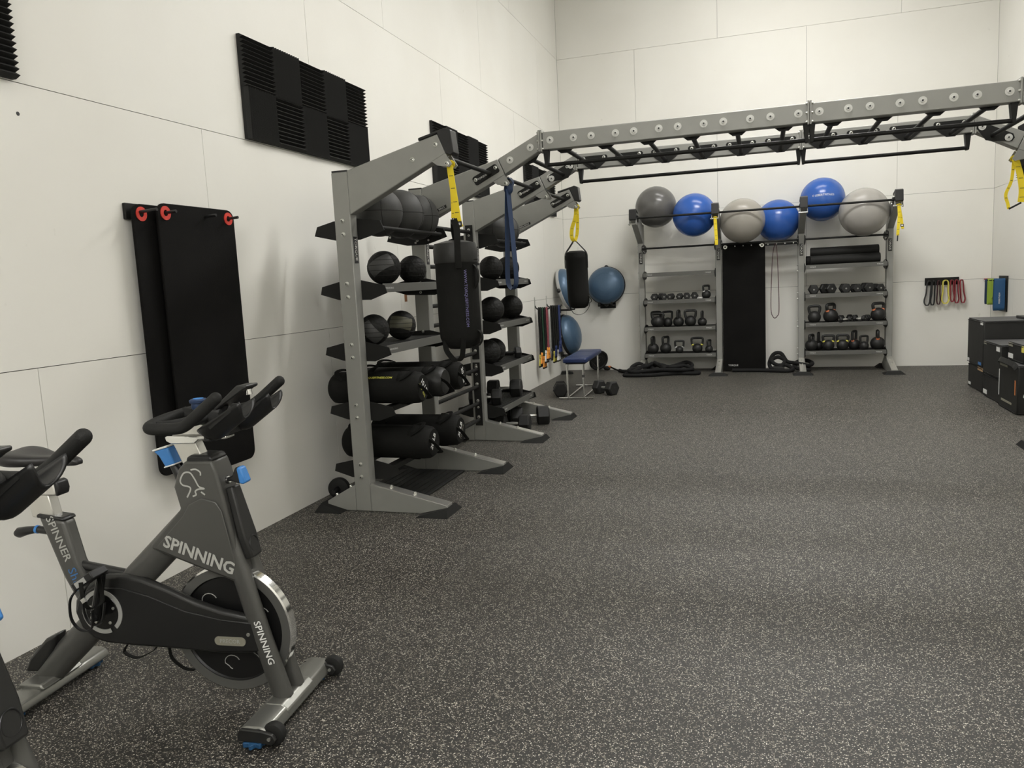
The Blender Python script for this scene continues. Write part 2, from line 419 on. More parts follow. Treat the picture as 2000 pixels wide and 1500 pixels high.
strapbr_me = MB().prism([(1.115, 2.226), (1.205, 2.268), (1.243, 2.203), (1.226, 2.186), (1.146, 2.202)], 'xz', 0, .008).mesh('strap_bracket', 'steel_grey')
pin_me = MB().tube([(1.212, -.004, 2.206), (1.212, TH+.004, 2.206)], .008).mesh('strap_pin', 'bolt_zinc')
tag_me = MB().box(.525, .5265, .018, TH-.018, 1.645, 1.815).mesh('name_plate', 'black_plastic')

class Frames:
    """places frame parts of a rack: local u out from the wall, v along it"""
    def __init__(s, root, rot):
        s.root = root; s.rot = rot
    def at(s, org):
        o = Vector(org)-s.root.location
        return dict(loc=o, rot=(0, 0, s.rot))
def rzv(v, a): return Vector((v[0]*math.cos(a)-v[1]*math.sin(a), v[0]*math.sin(a)+v[1]*math.cos(a), v[2]))
def bolts_on(parent, pts, me=BOLT, name='bolt', rot=ROT_NEAR):
    for p in pts: put(name, me, parent, p, rot)
def frame(root, org, rot, ext=False, cap=True, strap=True, tagged=True):
    loc = Vector(org)-root.location; r = (0, 0, rot)
    up = put('upright', upright_me, root, loc, r, bevel=.006)
    put('top_cap', upcap_me, up)
    bolts_on(up, [(.4675, 0, z) for z in (1.917, 1.831, 1.516, 1.430, 1.12, 1.035, .72, .635, .32, .235)])
    bo = put('boom', boom_me, root, loc, r, bevel=.006)
    if not ext: bolts_on(bo, [(.982, 0, 2.251), (1.140, 0, 2.327)])
    if cap: put('boom_cap', cap_me, bo, bevel=.004)
    if strap:
        put('strap_bracket', strapbr_me, bo, (0, -.0085, 0)); put('strap_bracket', strapbr_me, bo, (0, TH+.0005, 0)); put('strap_pin', pin_me, bo)
        bolts_on(bo, [(1.212, -.0085, 2.206)])
    ff = put('front_foot', footf_me, root, loc, r, bevel=.004); put('foot_top', foottop_me, ff)
    for u, z in ((.66, .158), (.83, .119)): put('bolt', BOLT, ff, (u, TH/2, z), (0, .226, 0))
    put('foot_pad', padf_me, ff)
    fr = put('rear_foot', footr_me, root, loc, r, bevel=.004); put('foot_pad', padr_me, fr)
    for u, z in ((.36, .15), (.25, .09)): put('bolt', BOLT, fr, (u, TH/2, z), (0, -.5, 0))
    if ext:
        ex = put('boom_extension', ext_me, root, loc, r, bevel=.006)
        bolts_on(ex, [(1.252, 0, 2.372), (1.412, 0, 2.448)], WASHER, 'washer')
    if tagged:
        tg = put('name_plate', tag_me, up)
        text_mb('TORQUE', .036, (.5265, TH/2, 1.735), (0, 0, -1), (0, 1, 0)).build('lettering', 'white_print', up, smooth=0)
    return up, bo

# bracket outlines (u, z relative to tier height)
def shelf_bracket_mesh(s):
    return MB().prism([(.217, -.052), (.230, -.002), (.356, .026), (.523, .031), (.691, -.009), (.706, -.059), (.585, -.10), (.35, -.092)], 'xz', 0, .006).mesh('shelf_bracket', 'black_powder')
BR = shelf_bracket_mesh(1)
BRA = MB().prism([(.205, 1.838), (.228, 1.897), (.353, 1.926), (.523, 1.934), (.690, 1.911), (.716, 1.846), (.60, 1.812), (.54, 1.797), (.38, 1.797)], 'xz', 0, .006).mesh('ball_bracket', 'black_powder')
HOLE = MB().lathe([(0, 0), (.009, 0), (.009, .0015), (0, .0015)], 12).mesh('hole', 'cap_white')
PLATE_HEX = None

def shelf(root, org, rot, length, zt, words, flip=False, empty_lip=False):
    """metal shelf tray between two frames; org = inner face corner on the wall side, local v along the bay"""
    loc = Vector(org)-root.location; r = (0, 0, rot)
    m = MB(); m.box(.232, .672, .008, length-.008, zt-.05, zt-.012)
    sh = put('shelf', m.mesh('shelf', 'shelf_grey'), root, loc, r, bevel=.002)
    n = 14; g = MB()
    for i in range(n):
        u = .245+i*(.41/n); g.box(u, u+.02, .01, length-.01, zt-.012, zt-.006)
    put('liner_ribs', g.mesh('liner_ribs', 'black_rubber', 0), sh)
    put('front_lip', MB().box(.672, .678, .006, length-.006, zt-.056, zt+.002).mesh('front_lip', 'shelf_grey'), sh, bevel=.0015)
    put('shelf_bracket', BR, sh, (0, .0, zt), (0, 0, 0)); put('shelf_bracket', BR, sh, (0, length-.006, zt))
    if words:
        for v in (.10, length-.10):
            text_mb(words, .016 if len(words) > 8 else .02, (.678, v, zt-.028), (0, 1, 0), (0, 0, 1)).build('lettering', 'white_print', sh, smooth=0)
    return sh
def ball_rack(root, org, rot, length, rear=True, plates=True):
    loc = Vector(org)-root.location; r = (0, 0, rot)
    a = put('ball_bracket', BRA, root, loc, r); b = put('ball_bracket', BRA, root, Vector(loc)+rzv((0, length-.006, 0), rot), r)
    for q in (a, b):
        for u, z in ((.235, 1.868), (.27, 1.88), (.66, 1.875), (.625, 1.885), (.45, 1.815), (.56, 1.83)):
            put('bolt', BOLT, q, (u, .0 if q is b else .006, z), (PI/2, 0, 0) if q is b else (-PI/2, 0, 0), scale=(.6, .6, .6))
    m = MB(); m.tube([(.665, .006, 1.868), (.665, length-.006, 1.868)], .014, 14)
    put('ball_tube', m.mesh('ball_tube', 'black_powder'), root, loc, r)
    if rear:
        m = MB(); m.tube([(.405, .006, 1.868), (.405, length-.006, 1.868)], .014, 14); put('ball_tube', m.mesh('ball_tube', 'black_powder'), root, loc, r)

# ---- the rig on the left wall
YF = [-7.85, -6.70, -5.55, -4.40]
rig = thing('training_rig', 'grey steel training rig with overhead monkey bars spanning from wall to wall', 'gym rig', (.47, -6.1, 0))
RL = rig.location.copy()
for i, y in enumerate(YF):
    frame(rig, (0, y, 0), 0, ext=i in (1, 2), cap=i in (0, 3))
BAY = 1.15-TH
ball_rack(rig, (0, YF[0]+TH, 0), 0, BAY)
ball_rack(rig, (0, YF[2]+TH, 0), 0, BAY)
for zt in (1.505, 1.10): shelf(rig, (0, YF[0]+TH, 0), 0, BAY, zt, 'MEDICINE BALLS')
for zt in (1.505, 1.10): shelf(rig, (0, YF[2]+TH, 0), 0, BAY, zt, 'MEDICINE BALLS')
shelf(rig, (0, YF[2]+TH, 0), 0, BAY, .70, 'SLAM BALLS'); shelf(rig, (0, YF[2]+TH, 0), 0, BAY, .30, 'DUMBBELLS')
# sandbag cradles: brackets with two flat rails
for zt in (.70, .30):
    loc = Vector((0, YF[0]+TH, 0))-RL
    sh = put('bag_cradle', MB().box(.30, .36, .006, BAY-.006, zt-.05, zt-.012).box(.585, .645, .006, BAY-.006, zt-.05, zt-.012).mesh('bag_cradle', 'black_powder'), rig, loc, bevel=.003)
    put('shelf_bracket', BR, sh, (0, 0, zt)); put('shelf_bracket', BR, sh, (0, BAY-.006, zt))
# stall bars between second and third frame
for k in range(12):
    z = .199+.159*k
    put('rung', MB().tube([(.4675, YF[1]+TH+.004, z), (.4675, YF[2]-.004, z)], .017, 14).mesh('rung', 'black_powder'), rig, -RL)
for z0, z1 in ((.145, .745), (.775, 1.37), (1.41, 2.01)):
    for y0 in (YF[1]+TH, YF[2]-.006):
        pl = MB().box(.432, .503, y0, y0+.006, z0, z1).build('rung_plate', 'black_powder', rig, bevel=.002); pl.location = -RL
        if y0 < YF[2]-.5: continue
        zz = z0+.04
        while zz < z1:
            put('bolt', BOLT, pl, (.4675, y0, zz+.04), ROT_NEAR); zz += .159
# pull-up bars between the booms, with bolted plates
def boom_plate(y):
    m = MB().prism([(.949, 2.258), (.955, 2.272), (1.128, 2.354), (1.142, 2.350), (1.168, 2.306), (1.163, 2.294), (.990, 2.211), (.975, 2.214)], 'xz', -.006, 0)
    o = put('bar_plate', m.mesh('bar_plate', 'black_powder'), rig, Vector((0, y, 0))-RL, bevel=.002)
    bolts_on(o, [(.976, -.006, 2.250), (1.136, -.006, 2.327)])
    text_mb('TORQUE', .02, (1.03, -.0065, 2.268), (.9, 0, .42), (-.42, 0, .9)).build('lettering', 'white_print', o, smooth=0)
for i in range(3):
    boom_plate(YF[i+1])
    put('pull_up_bar', MB().tube([(1.09, YF[i]+TH, 2.290), (1.09, YF[i+1]-.006, 2.290)], .016, 14).mesh('pull_up_bar', 'black_powder'), rig, -RL)
for i in (1, 3):
    w = put('name_plate', MB().prism([(.586, 2.016), (.593, 2.040), (.722, 2.089), (.727, 2.066)], 'xz', -.002, 0).mesh('name_plate', 'black_plastic'), rig, Vector((0, YF[i], 0))-RL)
    text_mb('WALL BALLS', .020, (.657, -.0025, 2.052), (.934, 0, .357), (-.357, 0, .934)).build('lettering', 'white_print', w, smooth=0)
# monkey bar bridge: two side beams in two sections each, mirrored on the right wall
XM = 3.33; XE = 4.54; X0 = 1.505
for i in (1, 2):
    y = YF[i]; L = Vector((0, y, 0))-RL
    for a, b in ((X0, XM-.008), (XM+.008, XE)):
        bm_ = put('beam', MB().box(a, b, 0, TH, 2.420, 2.547).mesh('beam', 'steel_grey'), rig, L, bevel=.006)
        if i == 1:
            for k in range(10):
                for s in (-1, 1):
                    xw = 1.651+.3045*k+s*.0875
                    if a < xw < b: put('washer', WASHER, bm_, (xw, 0, 2.486), ROT_NEAR)
    for x in (1.489, XM, 4.548):
        fx = put('joint_flange', MB().box(x-.0135, x-.0015, -.012, TH+.012, 2.410, 2.562).box(x+.0015, x+.0135, -.012, TH+.012, 2.410, 2.562).mesh('joint_flange', 'steel_grey'), rig, L, bevel=.0015)
        for z in (2.428, 2.485, 2.545):
            for s in (-1, 1): put('bolt', BOLT, fx, (x+s*.013, -.004, z), (0, s*PI/2, 0), scale=(.7, .7, .7))
HEXP = MB().prism([(-.118, .052), (-.108, .064), (.108, .064), (.118, .052), (.118, .020), (.03, -.052), (-.03, -.052), (-.118, .020)], 'xz', 0, .006).mesh('rung_plate', 'black_powder')
for k in range(10):
    x = 1.651+.3045*k
    rg = put('monkey_bar', MB().tube([(x, YF[1]+TH, 2.428), (x, YF[2], 2.428)], .0165, 14).mesh('monkey_bar', 'black_powder'), rig, -RL)
    put('rung_plate', HEXP, rg, (x, YF[2]-.006, 2.456)); put('rung_plate', HEXP, rg, (x, YF[1]+TH, 2.450))
    bolts_on(rg, [(x-.0875, YF[2]-.006, 2.500), (x+.0875, YF[2]-.006, 2.500)])
for i in (1, 2):                              # low side bars under each beam
    y = YF[i]+TH/2
    for a, b in ((1.525, 3.312), (3.348, 4.512)):
        sb = put('side_bar', MB().tube([(a, y, 2.316), (b, y, 2.316)], .014, 14).mesh('side_bar', 'black_powder'), rig, -RL)
        for x, s in ((a, -1), (b, 1)):
            m = MB().prism([(x-.022*(s < 0)-.02*(s > 0), 2.420), (x+.022*(s > 0)+.02*(s < 0), 2.420), (x+.008*(s < 0)+.010*(s > 0), 2.300), (x-.008*(s > 0)-.010*(s < 0), 2.300)], 'xz', y-.028, y+.028)
            put('bar_hanger', m.mesh('bar_hanger', 'black_powder'), sb, bevel=.002)
# inclined rung on each sloping extension, left and right
INC = MB().prism([(-.11, -.01), (-.09, .05), (-.02, .085), (.10, .145), (.135, .10), (.06, -.02), (-.03, -.05)], 'xz', 0, .006).mesh('rung_plate', 'black_powder')
for sgn, xr in ((1, 1.375), (-1, W-1.375)):
    rg = put('monkey_bar', MB().tube([(xr, YF[1]+TH, 2.385), (xr, YF[2], 2.385)], .0165, 14).mesh('monkey_bar', 'black_powder'), rig, -RL)
    for yy in (YF[2]-.006, YF[1]+TH):
        poly = [(xr+sgn*p, 2.40+q) for p, q in ((-.145, -.045), (-.135, -.015), (.075, .092), (.105, .085), (.105, .045), (.045, -.045), (.0, -.058), (-.13, -.066))]
        put('rung_plate', MB().prism(poly, 'xz', yy, yy+.006).mesh('rung_plate', 'black_powder'), rg)
    bolts_on(rg, [(xr-sgn*.105, YF[2]-.006, 2.36), (xr+sgn*.07, YF[2]-.006, 2.455)], WASHER, 'washer')
# right-hand frames (mostly out of view)
for i in (1, 2):
    frame(rig, (W, YF[i]+TH, 0), PI, ext=True, cap=False, tagged=False)
put('pull_up_bar', MB().tube([(W-1.09, YF[1]+TH, 2.290), (W-1.09, YF[2]-.006, 2.290)], .016, 14).mesh('pull_up_bar', 'black_powder'), rig, -RL)
for z in [.199+.159*k for k in range(12)]:
    put('rung', MB().tube([(W-.4675, YF[1]+TH, z), (W-.4675, YF[2], z)], .017, 12).mesh('rung', 'black_powder'), rig, -RL)

# ---- storage rack on the far wall
XR = [1.283-TH/2, 2.417-TH/2, 3.560-TH/2, 4.708-TH/2]
DU = .125
rack = thing('storage_rack', 'grey steel storage rack with shelves and ball rails against the far wall', 'storage rack', (3.0, -.34, 0))
KL = rack.location.copy()
for i, x in enumerate(XR):
    frame(rack, (x, DU, 0), -PI/2)
for i in range(3):
    ln = XR[i+1]-XR[i]-TH; org = (XR[i]+TH, DU, 0)
    ball_rack(rack, org, -PI/2, ln, rear=False)
    if i != 1:
        for zt in (1.505, 1.10, .695, .295): shelf(rack, org, -PI/2, ln, zt, 'TORQUE')
    x0, x1 = XR[i]+TH, XR[i+1]
    put('pull_up_bar', MB().tube([(x0, -.985, 2.292), (x1, -.985, 2.292)], .015, 14).mesh('pull_up_bar', 'black_powder'), rack, -KL)
    for x in (x0, x1-.006):
        put('bar_plate', MB().box(x, x+.006, -1.03, -.86, 2.24, 2.33).mesh('bar_plate', 'black_powder'), rack, -KL, bevel=.002)
hb = put('hook_rail', MB().box(XR[1]+TH, XR[2], -.43, -.418, 1.812, 1.842).mesh('hook_rail', 'black_powder'), rack, -KL)
for k in range(9):
    put('peg', MB().tube([(2.54+k*.114, -.43, 1.827), (2.54+k*.114, -.49, 1.833)], .0075, 10).mesh('peg', 'bolt_zinc'), hb)

# ------------------------------------------------------------------ acoustic foam panels
TS = .3115
def foam_tile_mesh():
    """ridges run along local x, tile lies in local xy, thickness along z"""
    m = MB(); n = 12; d = TS/n; prof = [(-TS/2, 0)]
    for i in range(n):
        y = -TS/2+i*d
        prof += [(y+.002, .022), (y+d/2, .048)] if i else [(y, .022), (y+d/2, .048)]
    prof += [(TS/2, .022), (TS/2, 0)]
    m.prism(prof, 'yz', -TS/2, TS/2); return m.mesh('foam_tile', 'foam_black', 0)
FT = foam_tile_mesh()
def foam_panel(wall, y0, z0, cols, label, start=0):
    t = thing('acoustic_panel', label, 'acoustic panel', (.001 if wall == 'left' else W-.001, y0, z0), 0, 'black acoustic foam panels on the walls')
    for r in range(2):
        for c in range(cols):
            hor = (r+c+start) % 2 == 1
            # base orientation: tile normal to +x (left wall) with ridges along y (hor) or z
            rm = Matrix.Rotation(PI/2, 4, 'Y') if wall == 'left' else Matrix.Rotation(-PI/2, 4, 'Y')
            e = (rm @ Matrix.Rotation(PI/2 if hor else 0, 4, 'Z')).to_euler()
            put('foam_tile', FT, t, (0, (c+.5)*TS, (r+.5)*(TS-.005)), e)
foam_panel('left', -9.722-5*TS, 2.432, 5, 'black ridged foam panel beyond the exercise mats, away from the rig', 1)
foam_panel('left', -8.140, 2.432, 5, 'largest black ridged foam panel over the hanging exercise mats')
foam_panel('left', -5.220, 2.432, 5, 'black ridged foam panel behind the end cap of the rig boom')
foam_panel('left', -2.125, 2.432, 5, 'black ridged foam panel nearest the room corner, half hidden by the rig booms')
foam_panel('right', -1.135-5*TS, 2.432, 5, 'black ridged foam panel on the right wall', 1)

# ------------------------------------------------------------------ hanging exercise mats on the left wall
def rounded_rect(y0, y1, z0, z1, r, n=6, bulge=0):
    pts = []
    for cx, cz, a0 in ((y1-r, z0+r, -PI/2), (y1-r, z1-r, 0), (y0+r, z1-r, PI/2), (y0+r, z0+r, PI)):
        for k in range(n+1):
            a = a0+PI/2*k/n; pts.append((cx+r*math.cos(a), cz+r*math.sin(a)))
    return pts
def ring_mb(c, r0, r1, th, mx):
    return MB().lathe([(r0, 0), (r1, 0), (r1, th), (r0, th), (r0, 0)], 22, Matrix.Translation(Vector(c)) @ mx)
RX = Matrix.Rotation(PI/2, 4, 'Y')
def wall_mat(x, y0, y1, z0, z1, label):
    t = thing('exercise_mat', label, 'exercise mat', (x, (y0+y1)/2, z0), 0, 'black exercise mats hung on the wall')
    h = (y1-y0)/2; H = z1-z0
    MB().prism(rounded_rect(-h, h, 0, H, .055), 'yz', 0, .016).build('mat_sheet', 'mat_black', t, bevel=.004)
    for s in (-1, 1):
        ring_mb((.016, s*(h-.055), H-.05), .016, .036, .004, RX).build('grommet', 'grommet_red', t)
    return t
wall_mat(.045, -9.190, -8.585, .560, 1.955, 'black exercise mat with red grommets hanging nearer the wall, mostly covered by another mat')
wall_mat(.085, -9.065, -8.455, .505, 1.965, 'black exercise mat with red grommets hanging in front of another mat')
hr = thing('mat_hanger', 'black wall rail with pegs holding the exercise mats', 'wall hanger', (0, -8.82, 1.9))
MB().box(.0005, .02, -.372, .36, -.02, .06).build('rail', 'black_powder', hr, bevel=.004)
for y in (-.325, -.19, .12, .31):
    MB().tube([(.02, y, .012), (.17, y, .02)], .008).build('peg', 'black_plastic', hr)

# ------------------------------------------------------------------ balls
def plain_ball(name, c, r, material, label, cat, group=None):
    m = MB().sphere((0, 0, r), r, 48, 28)
    o = m.build(name, material, None, smooth=180); o.location = (c[0], c[1], c[2]-r)
    return tag(o, label, cat, group)
def stability(u, v, rpx, y, material, label, R=None):
    p = px(u, v, 'y', y); d = (p-CAM).dot(F_); r = R or rpx*d/FPX
    o = plain_ball('exercise_ball', p, r, material, label, 'exercise ball', 'exercise balls on top of the storage rack')
    return o, p, r
stability(1281, 404.5, 39.6, -.45, 'ball_grey_dark', 'dark grey exercise ball at the end of the row, beside the end post')
stability(1356, 420, 41.6, -.64, 'ball_blue', 'blue exercise ball between the dark grey ball and a beige grey ball')
stability(1450, 431, 42.8, -.655, 'ball_grey_light', 'beige grey exercise ball above the hanging mat')
stability(1519, 431, 40.5, -.305, 'ball_blue', 'blue exercise ball above the hanging loop band, behind a beige grey ball')
bb, p, r = stability(1606.3, 389.5, 41.7, -.36, 'ball_blue', 'blue exercise ball sitting highest, with white lettering')
stability(1687.5, 414, 46.2, -.64, 'ball_silver', 'large silver grey exercise ball beside the end post with a yellow strap')
n = (CAM-p).normalized(); xd = R_.copy(); yd = n.cross(xd).normalized()
tm = text_mb('O LEBERTFITNESS', .040, (0, 0, 0), (1, 0, 0), (0, 1, 0))
q = px(1608, 381, 'y', p.y-r*.93)
nn = (q-p).normalized(); xx = Vector((0, 0, 1)).cross(nn).normalized(); yy = nn.cross(xx)
tm.v = [((p+(nn*r+xx*v.x+yy*v.y)-p).normalized()*(r+.0012)+Vector((0, 0, r))) for v in tm.v]
tm.build('lettering', 'white_print', bb, smooth=0)

def wall_ball(c, r, rz, label):
    t = thing('wall_ball', label, 'wall ball', (c[0], c[1], c[2]-r), rz, 'leather wall balls on the ball rails')
    b = MB().sphere((0, 0, r), r, 40, 24).build('shell', 'wallball', t, smooth=180)
    for ax in range(3):
        pts = []
        for k in range(48):
            a = 2*PI*k/48; w = .35*math.sin(2*a)*0
            v = Vector((math.cos(a), math.sin(a), .0)) if ax == 0 else Vector((math.cos(a), .25, math.sin(a))) if ax == 1 else Vector((.3, math.cos(a), math.sin(a)))
            pts.append(v.normalized()*r*1.0005+Vector((0, 0, r)))
        MB().tube(pts, .0022, 6, closed=True).build('seam', 'black_rubber', t)
    return t
def on_shelf(u, v, x): return px(u, v, 'x', x)
# wall balls rest on the two tubes (u .255 and .665, z 1.868)
def wbz(r): return 1.868+math.sqrt((r+.0145)**2-.13**2)
for (y, r, rz, lb) in ((-7.47, .165, .3, 'black leather wall ball on the rail beside the rig upright over the mats'), (-7.13, .172, 1.4, 'black leather wall ball in the middle of three on a rail'), (-6.845, .168, .9, 'black leather wall ball on the rail beside the wall ball sign'),
                       (-5.16, .168, .2, 'black leather wall ball on the rail beside the stall bars'), (-4.74, .165, 1.1, 'black leather wall ball on the rail behind the hanging navy band')):
    wall_ball((.535, y, wbz(r)), r, rz, lb)

def med_ball(c, r, rz, label, patch=None, tilt=0, shell='medball', grip=True):
    t = thing('medicine_ball', label, 'medicine ball', (c[0], c[1], c[2]-r), rz, 'black medicine balls on the rig shelves')
    MB().sphere((0, 0, r), r, 40, 24).build('shell', shell, t, smooth=180)
    if patch:
        m = MB(); na, nb = 14, 10; vs = []
        for i in range(na+1):
            for j in range(nb+1):
                a = -.85+1.7*i/na; b = -.42+.84*j/nb
                vs.append(Vector((math.cos(b)*math.cos(a), math.cos(b)*math.sin(a), math.sin(b))))
        rm = Matrix.Rotation(tilt, 4, 'X') @ Matrix.Rotation(-.25, 4, 'Y')
        vs = [(Matrix.Rotation(0, 4, 'Z') @ rm @ v)*r*1.006+Vector((0, 0, r)) for v in vs]
        m.add(vs, [(i*(nb+1)+j, (i+1)*(nb+1)+j, (i+1)*(nb+1)+j+1, i*(nb+1)+j+1) for i in range(na) for j in range(nb)])
        m.build('patch', patch, t, smooth=180)
    if grip:
        for h in (-.45, -.15, .15, .45):
            rr = math.sqrt(1-h*h)*r
            MB().tube([(rr*math.cos(a), rr*math.sin(a), r+h*r) for a in [2*PI*k/36 for k in range(36)]], .0022, 5, closed=True).build('grip_ridge', 'black_rubber', t)
    return t
S2, S3, S4 = 1.500, 1.095, .695
med_ball((.50, -7.375, S2+.118), .118, -1.25, 'medicine ball with a smooth grey panel and ribbed bands on the upper shelf', 'medball_patch', .5)
med_ball((.50, -6.905, S2+.106), .106, .3, 'black tyre-tread medicine ball on the upper shelf beside the hanging sandbag')
med_ball((.36, -7.10, S2+.104), .104, .9, 'black medicine ball half hidden behind two others on the upper shelf', 'medball_patch', 0)
med_ball((.50, -7.59, S3+.105), .105, -1.1, 'black medicine ball with a slanted grey band, on the lower shelf beside the rig upright', 'medball_patch', 2.3)
med_ball((.50, -7.16, S3+.107), .107, -1.2, 'black medicine ball with an olive green panel on the lower shelf', 'medball_patch_olive', -.2)
med_ball((.52, -5.14, S2+.118), .118, .2, 'black textured medicine ball on the top shelf beside the stall bars')
med_ball((.52, -4.61, S2+.120), .120, .8, 'black textured medicine ball on the top shelf behind the navy band')
med_ball((.52, -5.19, S3+.125), .125, .4, 'black textured medicine ball on the middle shelf beside the stall bars')
med_ball((.52, -4.56, S3+.123), .123, .1, 'black textured medicine ball on the middle shelf below the navy band')
med_ball((.50, -5.30, S4+.122), .122, .7, 'black slam ball on the shelf under the medicine balls, beside the stall bars')
med_ball((.47, -5.03, S4+.118), .118, 1.7, 'black slam ball wedged between another slam ball and the dumbbells')

# ------------------------------------------------------------------ dumbbells
def dumbbell_parts(t, R, L, hl, handle='brushed', hr=.015):
    """hex dumbbell lying along local x, flat side down, base at z=0"""
    ap = R*math.cos(PI/6)
    for s in (-1, 1):
        m = MB(); rings = []
        x0 = s*hl/2; x1 = s*(hl/2+L)
        for x, k in ((x0, .80), (x0+s*.012, 1), (x1-s*.012, 1), (x1, .80)):
            rings.append([Vector((x, R*k*math.cos(PI/6+PI/3*i+PI/6), ap+R*k*math.sin(PI/6+PI/3*i+PI/6))) for i in range(6)])
        vs = [v for g in rings for v in g]
        fs = [tuple(range(6)), tuple(range(18, 24))]+[(a*6+i, a*6+(i+1) % 6, a*6+6+(i+1) % 6, a*6+6+i) for a in range(3) for i in range(6)]
        h = m.add(vs, fs).build('head', 'hex_rubber', t, smooth=25, bevel=.003)
        MB().lathe([(0, 0), (.012, 0), (.010, .002), (0, .002)], 12, Matrix.Translation((x1, 0, ap)) @ Matrix.Rotation(s*PI/2, 4, 'Y')).build('end_plug', 'steel_grey' if R < .08 else 'hex_rubber', h)
    MB().tube([(-hl/2, 0, ap), (-hl*.3, 0, ap), (0, 0, ap), (hl*.3, 0, ap), (hl/2, 0, ap)], [hr*.9, hr, hr*1.12, hr, hr*.9], 14).build('handle', handle, t)
def dumbbell(x, y, z, rz, R, label, L=None, hl=.13, handle='brushed', group='hex dumbbells'):
    t = thing('hex_dumbbell', label, 'dumbbell', (x, y, z), rz, group)
    dumbbell_parts(t, R, L or R*1.05, hl, handle); return t
# on the rack: heads face the room
ZS = 1.095
for i, (x, R, a) in enumerate(((1.473, .057, .05), (1.589, .057, .35), (1.716, .052, -.05), (1.847, .050, .0), (1.950, .054, .12), (2.064, .056, .1))):
    dumbbell(x, -.38, ZS, PI/2+a, R, 'small hex dumbbell, %s from the rack post with the battle rope' % ordinal(i), L=.05, hl=.11, group='hex dumbbells on the rack bay with the battle rope')
for i, (x, R, a) in enumerate(((3.723, .074, .0), (3.912, .078, .45), (4.138, .073, .05), (4.279, .066, .12), (4.425, .074, .18), (4.560, .062, .25))):
    dumbbell(x, -.38, ZS, PI/2+a, R, 'hex dumbbell on the shelf under the foam rollers, %s from the loop band side' % ordinal(i), L=.065, hl=.11, group='hex dumbbells under the foam rollers')
for i, (x, y, z, a, R) in enumerate(((4.085, -.34, .69, 1.3, .050), (4.125, -.52, .69, .35, .045), (4.245, -.30, .69, 2.1, .052), (4.318, -.47, .69, -.5, .048), (4.415, -.40, .69, 1.2, .050))):
    dumbbell(x, y, z, a, R, 'small chrome-handled dumbbell among the orange-ringed kettlebells, %s from the loop band side' % ordinal(i), L=.045, hl=.075, group='small dumbbells between the kettlebells')
# on the rig shelves and floor
dumbbell(.52, -4.74, .695, .5, .066, 'black dumbbell on the slam ball shelf', L=.07, handle='black_powder', group='dumbbells on the rig')
dumbbell(.44, -5.27, .298, .25, .085, 'large dumbbell on the lowest rig shelf beside the stall bars', L=.10, hl=.12, group='dumbbells on the rig')
dumbbell(.46, -4.72, .298, .15, .098, 'large hex dumbbell on the lowest rig shelf beside the end upright', L=.12, hl=.12, group='dumbbells on the rig')
dumbbell(.42, -5.03, .298, 1.35, .050, 'small chrome-handled dumbbell between two large ones on the lowest rig shelf', L=.05, hl=.10, group='dumbbells on the rig')
dumbbell(.66, -5.12, 0, .12, .098, 'hex dumbbell on the floor under the rig, next to the foot beside the stall bars', L=.11, hl=.13, group='dumbbells on the floor under the rig')
dumbbell(.72, -4.72, 0, .35, .105, 'largest hex dumbbell on the floor under the rig, farthest out from the wall', L=.13, hl=.14, group='dumbbells on the floor under the rig')
dumbbell(.42, -4.95, 0, .5, .060, 'small hex dumbbell on the floor behind larger ones under the rig', L=.07, hl=.11, group='dumbbells on the floor under the rig')
dumbbell(.46, -4.30, 0, 1.2, .095, 'hex dumbbell on the floor beyond the last rig upright', L=.10, hl=.12, group='dumbbells on the floor under the rig')
dumbbell(.38, -4.60, 0, .1, .085, 'hex dumbbell on the floor close to the wall under the rig', L=.09, hl=.12, group='dumbbells on the floor under the rig')
dumbbell(.545, -2.72, 0, PI/2+.25, .098, 'large hex dumbbell on the wall side of the blue bench', L=.10, hl=.13, group='dumbbells beside the bench')
dumbbell(1.115, -2.64, 0, -.62, .098, 'large hex dumbbell on the open side of the blue bench', L=.10, hl=.13, group='dumbbells beside the bench')

# ------------------------------------------------------------------ kettlebells
KBCACHE = {}
def kettlebell(x, y, z, R, H, yaw, label, ring=None, hw=.78, group='kettlebells'):
    """R body radius, H total height, handle in the local x direction"""
    t = thing('kettlebell', label, 'kettlebell', (x, y, z), yaw, group)
    key = (round(R, 3), round(H, 3), hw)
    if key not in KBCACHE:
        body = MB().sphere((0, 0, R*.90), R, 32, 20, zmin=-.90).mesh('body', 'iron', 180)
        zc = R*.90; top = H; w = R*hw
        path = smooth_path([(-w*.78, 0, zc+R*.55), (-w*.98, 0, zc+R*.95), (-w*1.05, 0, top-.40*R), (-w*.80, 0, top-.20*R), (0, 0, top-.17*R), (w*.80, 0, top-.20*R), (w*1.05, 0, top-.40*R), (w*.98, 0, zc+R*.95), (w*.78, 0, zc+R*.55)], 5)
        handle = MB().tube(path, max(.015, R*.225), 12).mesh('handle', 'iron', 180)
        KBCACHE[key] = (body, handle)
    b, h = KBCACHE[key]
    put('body', b, t); ho = put('handle', h, t)
    if ring:
        w = R*hw; zc = R*.90; rr = max(.015, R*.225)*1.15
        for s in (-1, 1):
            MB().tube([(s*w*.84, 0, zc+R*.66), (s*w*.93, 0, zc+R*.86)], rr, 14).build('ring', ring, t)
    return t
kg1 = 'kettlebells on the bay with the battle rope'
kettlebell(2.240, -.47, ZS, .066, .20, .75, 'lone kettlebell on the dumbbell shelf next to the hanging mat', 'ring_white', group=kg1)
Z67, Z26 = .690, .290
